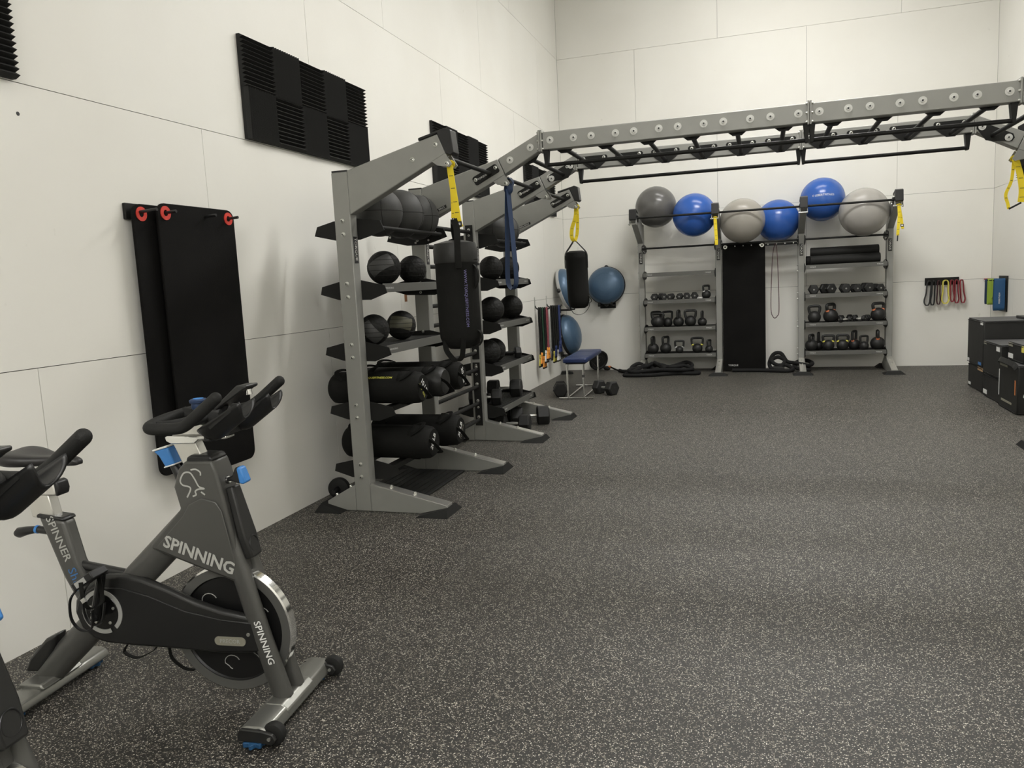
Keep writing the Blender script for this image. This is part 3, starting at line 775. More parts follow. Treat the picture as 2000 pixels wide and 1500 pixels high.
for (x, y, R, H, yaw, ring, lb) in ((1.478, -.30, .082, .238, .25, None, 'kettlebell half hidden at the back of the middle shelf'), (1.527, -.50, .090, .222, -.12, None, 'wide-handled kettlebell at the post end of the middle shelf'),
    (1.661, -.40, .074, .240, .35, None, 'kettlebell behind and beside the wide-handled one on the middle shelf'), (1.828, -.45, .080, .250, 1.45, None, 'kettlebell with its handle edge-on in the middle of the middle shelf'),
    (2.003, -.45, .084, .250, .05, None, 'kettlebell with the widest handle on the middle shelf'), (2.174, -.45, .067, .225, 1.50, None, 'small kettlebell with edge-on handle beside the hanging mat, middle shelf')):
    kettlebell(x, y, Z67, R, H, yaw, lb+' above the battle rope', ring, group=kg1, hw=.9 if 'wide' in lb else .78)
for (x, y, R, H, yaw, ring, lb) in ((1.440, -.45, .086, .262, 1.45, None, 'large kettlebell with edge-on handle at the post end, bottom shelf'), (1.629, -.45, .085, .262, 1.05, None, 'large kettlebell turned part way, second along the bottom shelf'),
    (1.835, -.47, .057, .195, .0, 'ring_white', 'small kettlebell with white rings on the bottom shelf'), (2.096, -.45, .074, .236, .1, 'ring_yellow', 'kettlebell with yellow rings on the bottom shelf'),
    (2.267, -.45, .058, .195, 1.15, None, 'small plain kettlebell beside the hanging mat on the bottom shelf')):
    kettlebell(x, y, Z26, R, H, yaw, lb+' above the battle rope', ring, group=kg1, hw=1.05 if ring else .78)
kg2 = 'kettlebells under the foam rollers'
for (x, y, R, H, yaw, ring, lb) in ((3.730, -.47, .088, .252, .0, None, 'plain kettlebell at the loop band end of the shelf with small dumbbells'), (3.946, -.45, .100, .270, .85, 'ring_orange', 'large kettlebell with orange rings beside the small chrome-handled dumbbells'),
    (4.562, -.45, .098, .262, .45, 'ring_orange', 'large kettlebell with orange rings beside the end post, above the bottom shelf')):
    kettlebell(x, y, Z67, R, H, yaw, lb, ring, group=kg2)
for (x, y, R, H, yaw, ring, lb) in ((3.690, -.47, .086, .242, 1.15, None, 'kettlebell at the loop band end of the bottom shelf under the foam rollers'), (3.795, -.32, .070, .255, 1.4, None, 'kettlebell set back behind the end one on the bottom shelf under the foam rollers'),
    (3.917, -.47, .080, .228, .0, 'ring_yellow', 'yellow-ringed kettlebell on the bottom shelf, the one nearer the loop band'), (4.103, -.47, .080, .228, .0, 'ring_yellow', 'yellow-ringed kettlebell on the bottom shelf, the one nearer the end post'),
    (4.262, -.40, .080, .272, 1.1, 'ring_orange', 'tall orange-ringed kettlebell in the middle of the bottom shelf'), (4.378, -.49, .064, .208, .4, None, 'small plain kettlebell beside the tall orange-ringed one on the bottom shelf'),
    (4.558, -.45, .096, .275, 1.5, 'ring_orange', 'largest orange-ringed kettlebell, handle edge-on, at the end of the bottom shelf')):
    kettlebell(x, y, Z26, R, H, yaw, lb, ring, group=kg2, hw=.86 if ring == 'ring_yellow' else .78)
o = MB().sphere((0, 0, .012), .03, 20, 12, (1.4, .8, .4)).build('chalk_block', 'paper_white', None, smooth=180); o.location = (2.15, -.53, ZS)
tag(o, 'small white chalk block on the dumbbell shelf beside the kettlebell', 'chalk')

# ------------------------------------------------------------------ foam rollers, hanging mat, bands on the rack
def roller(x0, x1, y, z, r, label):
    t = thing('foam_roller', label, 'foam roller', ((x0+x1)/2, y, z-r), 0, 'long black foam rollers'); h = (x1-x0)/2
    MB().lathe([(0, -h), (r*.9, -h), (r, -h+.008), (r, h-.008), (r*.9, h), (0, h)], 32, Matrix.Translation((0, 0, r)) @ Matrix.Rotation(PI/2, 4, 'Y')).build('foam', 'black_rubber', t)
    for s in (-1, 1): MB().lathe([(.02, s*h), (r*.55, s*(h+.0015)), (.02, s*(h+.002))], 24, Matrix.Translation((0, 0, r)) @ Matrix.Rotation(PI/2, 4, 'Y')).build('core', 'flywheel_dark', t)
zr = 1.500
roller(3.675, 4.575, -.455, zr+.068, .068, 'long black foam roller at the front of the rack shelf')
roller(3.625, 4.600, -.295, zr+.068, .068, 'long black foam roller at the back of the rack shelf')
roller(3.680, 4.570, -.375, zr+.180, .068, 'long black foam roller lying on top of two others')

t = thing('hanging_mat', 'long black exercise mat hanging from steel grommets between the rack bays', 'exercise mat', (2.772, -.445, .02))
MB().prism(rounded_rect(-.298, .298, 0, 1.845, .03), 'xz', -.012, .0).build('mat_sheet', 'mat_black', t, bevel=.003)
for s in (-1, 1):
    MB().lathe([(.012, 0), (.028, 0), (.028, .004), (.012, .004), (.012, 0)], 20, Matrix.Translation((s*.255, -.012, 1.805)) @ Matrix.Rotation(PI/2, 4, 'X')).build('grommet', 'bolt_zinc', t)
label_text('TORQUE', .035, (-.16, -.0125, .075), (1, 0, 0), (0, 0, 1), 'white_print', t)

def loop_strap(name, pts, w, th, up, material, label, cat, group=None, base=None):
    o = MB().ribbon(smooth_path(pts, 6), w, th, up).build(name, material, None)
    b = Vector(base) if base else Vector(pts[len(pts)//2])
    for v in o.data.vertices: v.co -= b
    o.location = b
    return tag(o, label, cat, group)
loop_strap('loop_band', [(3.212, -.470, 1.842), (3.175, -.472, 1.70), (3.150, -.472, 1.25), (3.145, -.472, .90), (3.170, -.472, .80), (3.198, -.472, .775), (3.228, -.472, .80), (3.254, -.472, .88), (3.248, -.472, 1.25), (3.232, -.472, 1.70), (3.212, -.470, 1.842)], .022, .010, (0, 1, 0), 'band_maroon', 'thin maroon loop band hanging from the rack rail', 'resistance band')

# yellow suspension straps
def yellow_strap(name, top, legs, label, w=.034, buckle=None, tape=True):
    t = thing(name, label, 'suspension strap', top, 0, 'yellow suspension straps')
    lo = Vector(top)
    knot = MB().tube(smooth_path([(-.022, -.0, .006), (-.012, -.012, .016), (.012, -.012, .016), (.022, 0, .006), (.012, .012, -.008), (-.012, .012, -.008)], 4, True), .011, 8, closed=True, flat=.6)
    knot.sphere((0, 0, -.012), .02, 12, 8, (1, .8, .9)); knot.build('knot', 'strap_yellow', t, smooth=60)
    for pts, w_, end in legs:
        pts = [Vector(p)-lo for p in pts]
        sp = smooth_path(pts, 6)
        leg = MB().ribbon(sp, w_, .003, (1, 0, 0)).build('webbing', 'strap_yellow', t)
        if tape:
            L = sum((a-b).length for a, b in zip(sp[1:], sp[:-1])); acc = 0; nxt = .05
            for a, b in zip(sp[:-1], sp[1:]):
                acc += (b-a).length
                if acc > nxt:
                    nxt += .075; MB().box(b.x-w_*.32, b.x+w_*.32, b.y-.0028, b.y+.0028, b.z-.002, b.z+.002).build('mark', 'strap_ink', leg)
    if buckle:
        b = Vector(buckle)-lo
        bk_ = MB().box(b.x-.020, b.x+.020, b.y-.004, b.y+.004, b.z-.016, b.z+.016).build('buckle', 'black_plastic', t, bevel=.002)
        MB().box(b.x-.012, b.x+.012, b.y-.006, b.y-.004, b.z-.008, b.z+.008).build('buckle_label', 'white_print', bk_)
    return t
yB = YF[0]+TH/2
yellow_strap('suspension_strap', (1.212, yB, 2.206), [([(1.214, yB-.012, 2.195), (1.224, yB-.014, 2.10), (1.238, yB-.014, 1.98), (1.252, yB-.014, 1.86), (1.262, yB-.008, 1.825)], .040, 0), ([(1.210, yB+.010, 2.195), (1.214, yB+.010, 2.08), (1.214, yB+.010, 1.96), (1.212, yB+.008, 1.885)], .030, 0)],
             'yellow webbing strap holding up the large hanging sandbag', buckle=(1.254, yB-.017, 1.845))
yS = YF[3]+TH/2
yellow_strap('suspension_strap', (1.212, yS, 2.206), [([(1.210, yS-.010, 2.195), (1.200, yS-.014, 2.10), (1.160, yS-.012, 1.99), (1.155, yS-.01, 1.90), (1.180, yS, 1.862)], .040, 0), ([(1.214, yS+.010, 2.195), (1.216, yS+.010, 2.05), (1.205, yS+.010, 1.93), (1.182, yS, 1.862)], .034, 0)],
             'yellow webbing strap holding up the small hanging sandbag')
for x, lb, sg in ((2.417, 'yellow strap hanging from the rack post beside the hanging mat', 0), (4.708, 'yellow strap hanging from the end post of the storage rack', 1)):
    yy = -(1.212-DU)
    if not sg: legs = [([(x, yy-.01, 2.195), (x+.006, yy-.012, 2.05), (x+.012, yy-.012, 1.90), (x+.010, yy-.008, 1.845)], .042, 0)]
    else: legs = [([(x, yy-.01, 2.195), (x+.004, yy-.012, 2.08), (x-.004, yy-.012, 1.95), (x-.010, yy-.01, 1.83)], .036, 0), ([(x+.006, yy+.01, 2.195), (x+.03, yy+.01, 2.05), (x+.05, yy+.01, 1.91)], .034, 0)]
    s = yellow_strap('suspension_strap', (x, yy, 2.206), legs, lb, buckle=None if not sg else (x+.042, yy+.006, 1.955))
    if sg: MB().tube([(-.010, -.01, -.375), (-.014, -.01, -.45)], .008, 8).build('strap_end', 'black_plastic', s)
xr_, yr_ = W-1.212, YF[2]+TH/2
s = yellow_strap('suspension_strap', (xr_, yr_, 2.206), [([(xr_+.004, yr_-.01, 2.195), (xr_+.035, yr_-.012, 2.08), (xr_+.050, yr_-.012, 1.97), (xr_+.045, yr_-.01, 1.885)], .044, 0), ([(xr_-.004, yr_+.01, 2.195), (xr_-.016, yr_+.01, 2.05), (xr_-.050, yr_+.01, 1.95), (xr_-.035, yr_+.01, 1.88), (xr_-.030, yr_, 1.84)], .022, 0)],
                 'yellow strap with a black handle hanging from the boom on the right wall side')
MB().tube([(-.030, 0, -.366), (.048, -.01, -.325)], .007, 10).build('handle', 'black_rubber', s)

# navy band looped over the second boom
t = thing('navy_band', 'wide navy blue resistance band knotted over the rig boom', 'resistance band', (1.212, YF[1]+TH/2, 2.206))
MB().sphere((.004, 0, -.035), .036, 16, 10, (1, .8, 1.25)).build('knot', 'strap_navy', t)
MB().ribbon(smooth_path([(-.035, .02, -.005), (-.02, .02, .03), (.012, .02, .045), (.035, .02, .01), (.02, .0, -.05)], 5), .05, .004, (0, 1, .2)).build('knot_wrap', 'strap_navy', t)
MB().ribbon(smooth_path([(0, -.016, -.04), (-.012, -.018, -.25), (-.022, -.018, -.50), (-.030, -.018, -.68), (-.024, -.016, -.75), (.0, -.01, -.785), (.030, -.016, -.755), (.038, -.018, -.68), (.030, -.018, -.5), (.016, -.018, -.25), (.006, -.016, -.04)], 6), [.05]*61, .004, (.45, 1, 0)).build('loop', 'strap_navy', t)

# ------------------------------------------------------------------ hanging sandbags
def hanging_bag(name, c, ztop, zbot, r, tilt, label, textcol=None):
    t = thing(name, label, 'sandbag', (c[0], c[1], zbot), 0, 'sandbags hanging from the rig')
    H = ztop-zbot
    prof = [(0, .015), (r*.55, .005), (r*.86, .03), (r*.98, .075), (r*1.0, .14), (r*1.0, H*.5), (r*.99, H*.84), (r*1.02, H*.855), (r*1.0, H-.06), (r*.93, H-.02), (r*.6, H-.002), (0, H)]
    m = MB().lathe(prof, 40); 
    for i, v in enumerate(m.v):
        k = v.z/H; v.x += tilt*(1-k)*H; v.x *= 1+.012*math.sin(9*k+3*v.y/r); v.y *= 1+.012*math.sin(7*k+2*v.x/r)
    m.build('bag_body', 'nylon_black', t, smooth=50)
    return t, H
t, H = hanging_bag('hanging_sandbag', (1.213, yB), 1.715, 1.075, .132, .012, 'large black cylindrical sandbag hanging by a yellow strap from the rig boom')
MB().lathe([(.1335, .535), (.1365, .545), (.137, .615), (.128, .655), (.06, .672), (0, .676)], 40).build('roll_top', 'vinyl_black', t, smooth=50)
for dx, s in ((-.02, -1), (.035, 1)):
    MB().ribbon(smooth_path([(dx*.3, -.02*s, .80), (dx*1.2, -.06*s-.0, .74), (dx*1.8, -.115*s, .665), (dx*2.0, -.1385*s, .58), (dx*2.0, -.1375*s, .50)], 5), .04, .004, (1, 0, 0)).build('hanging_strap', 'nylon_black', t)
MB().tube(smooth_path([(-.004, 0, .81), (-.012, 0, .785), (0, 0, .765), (.012, 0, .785), (.004, 0, .81)], 4), .004, 8).build('carabiner', 'black_gloss', t)
MB().ribbon(smooth_path([(-.06, -.1, .06), (-.05, -.11, .0), (-.012, -.10, -.055), (.018, -.10, -.065), (.045, -.10, -.04), (.06, -.11, .02), (.066, -.115, .075)], 5), .034, .004, (.6, .6, 0)).build('handle', 'nylon_black', t)
MB().ribbon(smooth_path([(.118, -.02, .13), (.15, -.02, .10), (.155, -.02, .06), (.13, -.02, .02), (.09, -.02, .02)], 5), .034, .004, (0, 1, 0)).build('handle', 'nylon_black', t)
MB().ribbon(smooth_path([(.128, -.03, .52), (.150, -.03, .49), (.155, -.03, .44), (.145, -.03, .40), (.132, -.03, .38)], 5), .03, .004, (0, 1, 0)).build('handle', 'nylon_black', t)
tm = text_mb('WWW.TORQUEFITNESS.COM', .026, (0, 0, 0), (1, 0, 0), (0, 1, 0))
tm.v = [Vector((.1385*math.sin(.72+v.y/.1385)+.006, -.1385*math.cos(.72+v.y/.1385), .315-v.x)) for v in tm.v]
tm.build('lettering', 'purple_print', t, smooth=0)
t, H = hanging_bag('hanging_sandbag', (1.190, yS), 1.765, 1.165, .112, .02, 'small plain black sandbag hanging by a yellow strap near the wall domes')
for s in (-1, 1):
    for q in (-.02, .02):
        MB().ribbon(smooth_path([(-.010+s*.01, q, .70), (s*.06-.004, q, .64), (s*.108, q, .575), (s*.114, q, .50), (s*.1145, q, .42)], 5), .024, .003, (0, 1, 0)).build('hanging_strap', 'nylon_black', t)
MB().ribbon(smooth_path([(-.07, -.05, .05), (-.06, -.06, .0), (-.03, -.06, -.045), (.03, -.06, -.06), (.09, -.06, -.035), (.13, -.06, .02), (.135, -.05, .06)], 5), .02, .003, (0, 1, 0)).build('handle', 'nylon_black', t)
MB().ribbon(smooth_path([(.09, -.02, .05), (.135, -.02, .06), (.15, -.02, .085), (.13, -.02, .12), (.11, -.02, .14)], 5), .03, .003, (0, 1, 0)).build('handle', 'nylon_black', t)

# ------------------------------------------------------------------ sandbags lying in the rig
def sandbag(y, z, r, x0, x1, label, words, col='white_print', sub=None, side=None, rot=-.9, loops=True, mt='nylon_black'):
    t = thing('sandbag', label, 'sandbag', ((x0+x1)/2, y, z), 0, 'sandbags lying on the rig cradles')
    h = (x1-x0)/2; mx = Matrix.Translation((0, 0, r)) @ Matrix.Rotation(PI/2, 4, 'Y')
    m = MB().lathe([(0, -h+.01), (r*.72, -h), (r*.93, -h+.025), (r, -h+.06), (r, 0), (r, h-.06), (r*.93, h-.022), (r*.78, h), (0, h-.008)], 36, mx)
    for v in m.v: v.z = max(v.z, .012) if v.z < .012 else v.z; v.y *= 1.03
    b = m.build('bag_body', mt, t, smooth=50)
    for xx in (-h+.13, h-.13):
        MB().lathe([(r*1.004, -.025), (r*1.02, -.022), (r*1.02, .022), (r*1.004, .025)], 36, Matrix.Translation((xx, 0, r)) @ Matrix.Rotation(PI/2, 4, 'Y')).build('cuff', 'nylon_black', t)
    for s in (-1, 1):
        MB().tube([(s*(h-.012), r*.80*math.cos(a), r+r*.80*math.sin(a)) for a in [2*PI*k/30 for k in range(30)]], .004, 6, closed=True).build('piping', 'black_rubber', t)
    if loops:
        a0 = -.35
        for s in (1, -1):
            p = lambda a, rr, x: (x, -rr*math.sin(a), r+rr*math.cos(a))
            MB().ribbon(smooth_path([p(a0, r*1.01, s*(h-.16)), p(a0+.1, r*1.10, s*(h-.12)), p(a0+.35, r*1.13, s*(h-.07)), p(a0+.8, r*1.12, s*(h-.06)), p(a0+1.2, r*1.08, s*(h-.10)), p(a0+1.35, r*1.01, s*(h-.15))], 5), .028, .004, (s*1., 0, .3)).build('handle', 'nylon_black', t)
            if s > 0: MB().ribbon(smooth_path([(s*(h-.02), .07, r*.25), (s*(h+.028), .05, r*.35), (s*(h+.036), 0, r*.6), (s*(h+.028), -.05, r*1.0), (s*(h-.01), -.075, r*1.3)], 5), .028, .004, (s*1., 0, 0)).build('handle', 'nylon_black', t)
    ca, sa = math.cos(rot), math.sin(rot)
    # end face text, seen from +x: right is +y, up is +z
    if words:
        xd = (0, ca, sa); yd = (0, -sa, ca)
        o0 = Vector((h+.001, 0, r))+Vector(yd)*.018
        label_text(words, .052, o0, xd, yd, col, t, bold=.02)
        if sub: label_text(sub[0], .03, Vector((h+.001, 0, r))-Vector(yd)*.026, xd, yd, sub[1], t)
    if side:
        label_text(side, .022, (.045, -r*.72-.001, r+r*.70), (1, 0, 0), (0, .70, .72), 'yellow_print', t, bold=.02, lift=.004)
    return t
sandbag(-7.605, .688, .112, .165, .845, 'black sandbag marked 10 LB with yellow side lettering, on the upper cradle beside the upright', '10 LB', sub=('NW  40%', 'yellow_print'), side='TORQUEFITNESS.COM')
sandbag(-7.27, .688, .108, .19, .87, 'black shiny-ended sandbag in the middle of the upper cradle', None, mt='vinyl_black')
sandbag(-6.985, .688, .112, .17, .885, 'black sandbag at the far end of the upper cradle, beside the stall bars', '20 LB', rot=-1.3)
sandbag(-7.515, .288, .118, .19, .86, 'black sandbag marked 20 LB on the lower cradle beside the upright', '20 LB', rot=.95)
sandbag(-7.085, .288, .118, .19, .89, 'black sandbag marked 30 LB with a raised handle on the lower cradle', '30 LB', rot=.95, sub=('TORQUE', 'grey_print'))
t = thing('ribbed_mat', 'black ribbed rubber floor mat under the sandbags', 'floor mat', (.50, -7.235, 0))
m = MB(); m.box(-.27, .265, -.505, .495, 0, .016).build('mat_sheet', 'black_rubber', t, bevel=.004)
g = MB()
for k in range(9):
    g.box(-.22+k*.055, -.205+k*.055, -.47, .46, .016, .021)
g.build('ribs', 'black_rubber', t, smooth=0)
t = thing('ab_wheel', 'small black exercise wheel on the floor behind the rig upright by the wall', 'ab wheel', (.14, -7.60, 0), .15)
MB().lathe([(.02, -.03), (.055, -.03), (.075, -.022), (.078, 0), (.075, .022), (.055, .03), (.02, .03)], 30, Matrix.Translation((0, 0, .078)) @ Matrix.Rotation(PI/2, 4, 'X')).build('tyre', 'black_rubber', t)
MB().tube([(0, -.11, .078), (0, .11, .078)], .016, 14).build('axle', 'black_plastic', t)

# ------------------------------------------------------------------ balance domes on wall brackets
def dome(name, c, r, normal, label, rim='black_rubber', lift=.62):
    """half ball on a rim; c = rim centre, normal = direction the dome faces"""
    t = thing(name, label, 'balance trainer', c, 0, 'blue balance domes hung on the walls')
    n = Vector(normal).normalized(); q = Vector((0, 0, 1)).rotation_difference(n).to_matrix().to_4x4()
    prof = [(r*math.cos(a), r*lift*math.sin(a)+.02) for a in [PI/2*k/16 for k in range(17)]]
    m = MB().lathe(prof, 48, q); m.build('dome', 'dome_blue', t, smooth=180)
    for k in (.35, .6, .8):
        a = math.acos(k)
        MB().tube([q @ Vector((r*k*math.cos(b), r*k*math.sin(b), r*lift*math.sin(a)+.0205)) for b in [2*PI*i/40 for i in range(40)]], .0015, 5, closed=True).build('dome_ridge', 'dome_blue', t)
    MB().lathe([(0, -.035), (r*.9, -.035), (r*1.01, -.02), (r*1.035, 0), (r*1.02, .022), (r*.97, .03), (r*.9, .02)], 48, q).build('rim', rim, t)
    for s in (-1, 1):
        b = q @ Vector((0, s*r*1.0, -.01)); MB().sphere(b, .035, 14, 8).build('grip', 'black_plastic', t)
    return t
def dome_bracket(c, out, side, half, label):
    """black bracket: wall plate, two arms and upturned tabs; out = away from the wall, side = along the wall"""
    t = thing('dome_bracket', label, 'wall bracket', c, 0, 'black wall brackets holding the balance domes')
    o = Vector(out); s = Vector(side); up = Vector((0, 0, 1))
    def slab(p, a, b, cc, name, mt='black_powder'):
        m = MB(); p = Vector(p)
        m.add([p+o*i*a+s*j*b+up*k*cc for i in (0, 1) for j in (-1, 1) for k in (-1, 1)], [(0, 1, 3, 2), (4, 6, 7, 5), (0, 4, 5, 1), (2, 3, 7, 6), (0, 2, 6, 4), (1, 5, 7, 3)])
        return m.build(name, mt, t, bevel=.003)
    slab((0, 0, 0), .012, half, .05, 'wall_plate')
    for k in (-1, 1):
        slab(s*(k*half*.8), .24, .016, .010, 'arm'); slab(s*(k*half*.8)+o*.228+up*.025, .012, .016, .032, 'tab')
    return t
dome('balance_dome', (.115, -.50, .615), .315, (1, -.04, .20), 'blue balance dome with a black rim hanging low on the left wall')
dome('balance_dome', (.125, -.56, 1.325), .315, (1, -.04, .26), 'blue balance dome with a light grey rim hanging high on the left wall', rim='rim_grey')
dome('balance_dome', (.685, -.095, 1.345), .292, (0, -1, .14), 'blue balance dome facing the room on the far wall')
dome_bracket((.001, -.50, .285), (1, 0, 0), (0, 1, 0), .16, 'black wall bracket under the low balance dome')
dome_bracket((.001, -.56, 1.005), (1, 0, 0), (0, 1, 0), .16, 'black wall bracket under the grey-rimmed balance dome')
dome_bracket((.685, -.001, 1.035), (0, -1, 0), (1, 0, 0), .125, 'black wall bracket under the balance dome on the far wall')

# ------------------------------------------------------------------ resistance tubes on wall hooks
def wall_hook(y, label):
    t = thing('wall_hook', label, 'wall hook', (.001, y, 1.08), 0, 'wall hooks for the resistance tubes')
    MB().box(0, .006, -.012, .012, -.02, .17).build('plate', 'bolt_zinc', t)
    MB().tube(smooth_path([(.006, 0, .05), (.02, 0, .02), (.06, 0, .0), (.20, 0, .005), (.225, 0, .035)], 6), .009, 10).build('prong', 'black_plastic', t)
wall_hook(-1.86, 'wall hook holding the tubes with orange handles'); wall_hook(-1.23, 'wall hook holding the tubes with blue handles')
def res_tube(x, y, low, col, label, hcol, grp):
    t = thing('resistance_tube', label, 'resistance tube', (x, y, low), 0, grp)
    H = 1.087-low; w = .022
    pts = [(0, -w*1.3, .13), (.004, -w*1.15, H*.4), (0, -w, H*.8), (0, -w*.8, H-.012), (0, 0, H+.012), (0, w*.8, H-.012), (0, w, H*.8), (-.004, w*1.2, H*.4), (0, w*1.4, .13)]
    MB().tube(smooth_path(pts, 6), .012, 8).build('tube', col, t)
    for s in (-1, 1):
        yy = s*w*1.35
        MB().ribbon(smooth_path([(0, yy, .14), (.0, yy-.035, .06), (0, yy-.045, .012)], 4), .02, .003, (1, 0, 0)).ribbon(smooth_path([(0, yy, .14), (0, yy+.035, .06), (0, yy+.045, .012)], 4), .02, .003, (1, 0, 0)).build('webbing', hcol, t)
        MB().tube([(0, yy-.05, .012), (0, yy+.05, .012)], .013, 10).build('grip', 'black_rubber', t)
        MB().lathe([(.010, 0), (.015, .005), (.015, .04), (.009, .05)], 12, Matrix.Translation((0, yy, .13))).build('sleeve', hcol, t)
g1, g2 = 'resistance tubes with orange and yellow handles', 'resistance tubes with black and blue handles'
for x, low, col, hc, lb in ((.06, .27, 'black_rubber', 'band_yellow', 'black resistance tube with yellow webbing nearest the wall on the first hook'), (.085, .30, 'black_rubber', 'tube_orange', 'black resistance tube with orange webbing on the first hook'), (.115, .25, 'tube_green', 'tube_orange', 'dark green resistance tube with orange webbing'), (.145, .33, 'black_rubber', 'ring_white', 'black resistance tube with white webbing between the green and the red one'), (.175, .37, 'band_pink', 'tube_orange', 'dull red resistance tube at the end of the hook')):
    res_tube(x, -1.86, low, col, lb, hc, g1)
for x, low, col, hc, lb in ((.07, .30, 'black_rubber', 'black_plastic', 'black resistance tube with black webbing nearest the wall, beside the low dome'), (.10, .26, 'black_rubber', 'band_yellow', 'black resistance tube with yellow webbing beside the low dome'), (.13, .34, 'black_rubber', 'tube_blue', 'black resistance tube with short blue webbing beside the low dome'), (.16, .28, 'black_rubber', 'ring_white', 'black resistance tube with white webbing beside the low dome'), (.19, .40, 'tube_blue', 'tube_blue', 'navy resistance tube with blue webbing at the end of the hook beside the low dome')):
    res_tube(x, -1.23, low, col, lb, hc, g2)

# ------------------------------------------------------------------ bench
t = thing('weight_bench', 'flat blue padded bench on a chrome frame', 'bench', (.80, -2.47, 0), .045)
pad = MB().prism(rounded_rect(-.15, .15, -.62, .62, .03, 5), 'xy', .452, .508).build('pad', 'bench_blue', t, bevel=.016, seg=3)
for y in (-.46, -.30, .30): MB().tube([(-.14, y, .5075), (.14, y, .5075)], .003, 6).build('seam', 'bench_blue', pad)
MB().box(-.12, .12, -.58, .58, .435, .452).build('pad_board', 'black_plastic', t)
for y in (-.58, .58):
    for x in (-.10, .10): MB().tube([(x, y, .02), (x, y, .437)], .0115, 12).build('leg', 'chrome', t)
    MB().tube([(-.215, y, .0125), (.215, y, .0125)], .0125, 12).build('foot_bar', 'chrome', t)
for x in (-.10, .10): MB().tube([(x, -.58, .02), (x, .58, .02)], .0115, 12).build('base_rail', 'chrome', t)
MB().tube([(.10, -.58, .30), (.10, -.59, .27)], .016, 10).build('clamp', 'black_plastic', t)
MB().tube([(.10, -.10, .44), (.10, .55, .25)], .005, 8).build('brace', 'black_powder', t)

# ------------------------------------------------------------------ floor items along the far wall
t = thing('weight_plate', 'black rubber weight plate leaning against the far wall behind the bench', 'weight plate', (.53, -.14, 0), -.80)
m = MB().lathe([(.03, -.022), (.07, -.022), (.08, -.012), (.125, -.012), (.135, -.026), (.158, -.026), (.165, -.015), (.165, .015), (.158, .026), (.135, .026), (.125, .012), (.08, .012), (.07, .022), (.03, .022), (.03, -.022)], 40, Matrix.Translation((0, 0, .168)) @ Matrix.Rotation(.32, 4, 'Y') @ Matrix.Rotation(PI/2, 4, 'Y')).build('plate', 'black_rubber', t)
t = thing('floor_handle', 'black strap handle with an orange band lying by the far wall', 'handle', (.68, -.12, 0), -.5)
MB().tube(smooth_path([(-.06, 0, .05), (0, .01, .06), (.08, 0, .045), (.18, -.02, .022), (.24, -.03, .018)], 5), .013, 10).build('strap', 'nylon_black', t)
MB().tube([(.0, .008, .062), (.045, .006, .056)], .018, 12).build('collar', 'orange_print', t)
MB().sphere((-.03, 0, .035), .05, 18, 12, (1.3, .8, .7), zmin=-.7).build('base', 'black_rubber', t)
t = thing('foam_wedge', 'flat black pad lying in the room corner on the floor', 'pad', (.10, -.52, 0), .2)
MB().prism([(-.10, 0), (.10, 0), (.085, .035), (.02, .05), (-.085, .05)], 'xz', -.05, .05).build('pad_body', 'black_rubber', t, bevel=.006)

def rope(name, base, pts, r, label, ends):
    t = thing(name, label, 'battle rope', base, 0, 'black battle ropes')
    sp = smooth_path([Vector(p)-Vector(base) for p in pts], 7)
    MB().tube(sp, r, 10).build('rope', 'rope_black', t, smooth=60)
    for a, b in ends:
        MB().tube([Vector(a)-Vector(base), Vector(b)-Vector(base)], r*1.12, 12).build('handle', 'black_rubber', t)
    return t
RR = .028
rope('battle_rope', (1.6, -.62, 0), [(.90, -.38, RR), (1.05, -.52, RR), (1.25, -.55, .10), (1.33, -.70, .14), (1.22, -.90, .08), (1.07, -.93, RR), (1.18, -1.00, RR), (1.5, -.96, RR), (1.8, -.80, RR), (2.05, -.82, RR), (2.14, -.76, RR), (2.02, -.66, .03), (1.75, -.62, .06), (1.52, -.72, .08), (1.42, -.62, .11), (1.56, -.50, .12), (1.68, -.58, .10), (1.80, -.52, .12), (1.93, -.45, .15), (2.02, -.52, .12), (1.98, -.62, .06), (1.85, -.72, .05), (1.65, -.78, .05), (1.45, -.82, .035), (1.25, -.80, .05), (1.14, -.72, .10), (1.24, -.62, .16), (1.36, -.56, .10), (1.50, -.62, .15), (1.62, -.72, .13), (1.78, -.70, .11), (1.92, -.62, .12), (2.04, -.70, .08), (1.96, -.80, .08), (1.78, -.84, .085), (1.55, -.86, .09), (1.36, -.92, .08), (1.22, -.98, .075), (1.13, -.90, .09), (1.22, -.80, .11), (1.36, -.74, .13), (1.46, -.68, .17)],
     RR, 'black battle rope heaped at the foot of the rack post', [((1.47, -.60, .17), (1.66, -.76, .09)), ((1.15, -.86, .055), (1.38, -.88, .05))])
rope('battle_rope', (3.3, -.45, 0), [(2.60, -.53, RR), (2.95, -.55, RR), (3.20, -.62, RR), (3.36, -.66, RR), (3.44, -.58, .04), (3.36, -.50, .09), (3.22, -.52, .10), (3.15, -.46, .16), (3.24, -.40, .20), (3.33, -.45, .15), (3.26, -.55, .07), (3.15, -.50, .05), (3.12, -.42, .12), (3.18, -.36, .24), (3.28, -.36, .25), (3.36, -.42, .14), (3.46, -.48, .12), (3.56, -.66, .12), (3.66, -.62, .10), (3.70, -.50, .12), (3.62, -.36, .14), (3.50, -.36, .12), (3.46, -.50, .07), (3.56, -.68, .05), (3.66, -.60, .035)],
     RR, 'black battle rope heaped beside the long hanging mat', [((3.17, -.58, .06), (3.32, -.60, .05))])

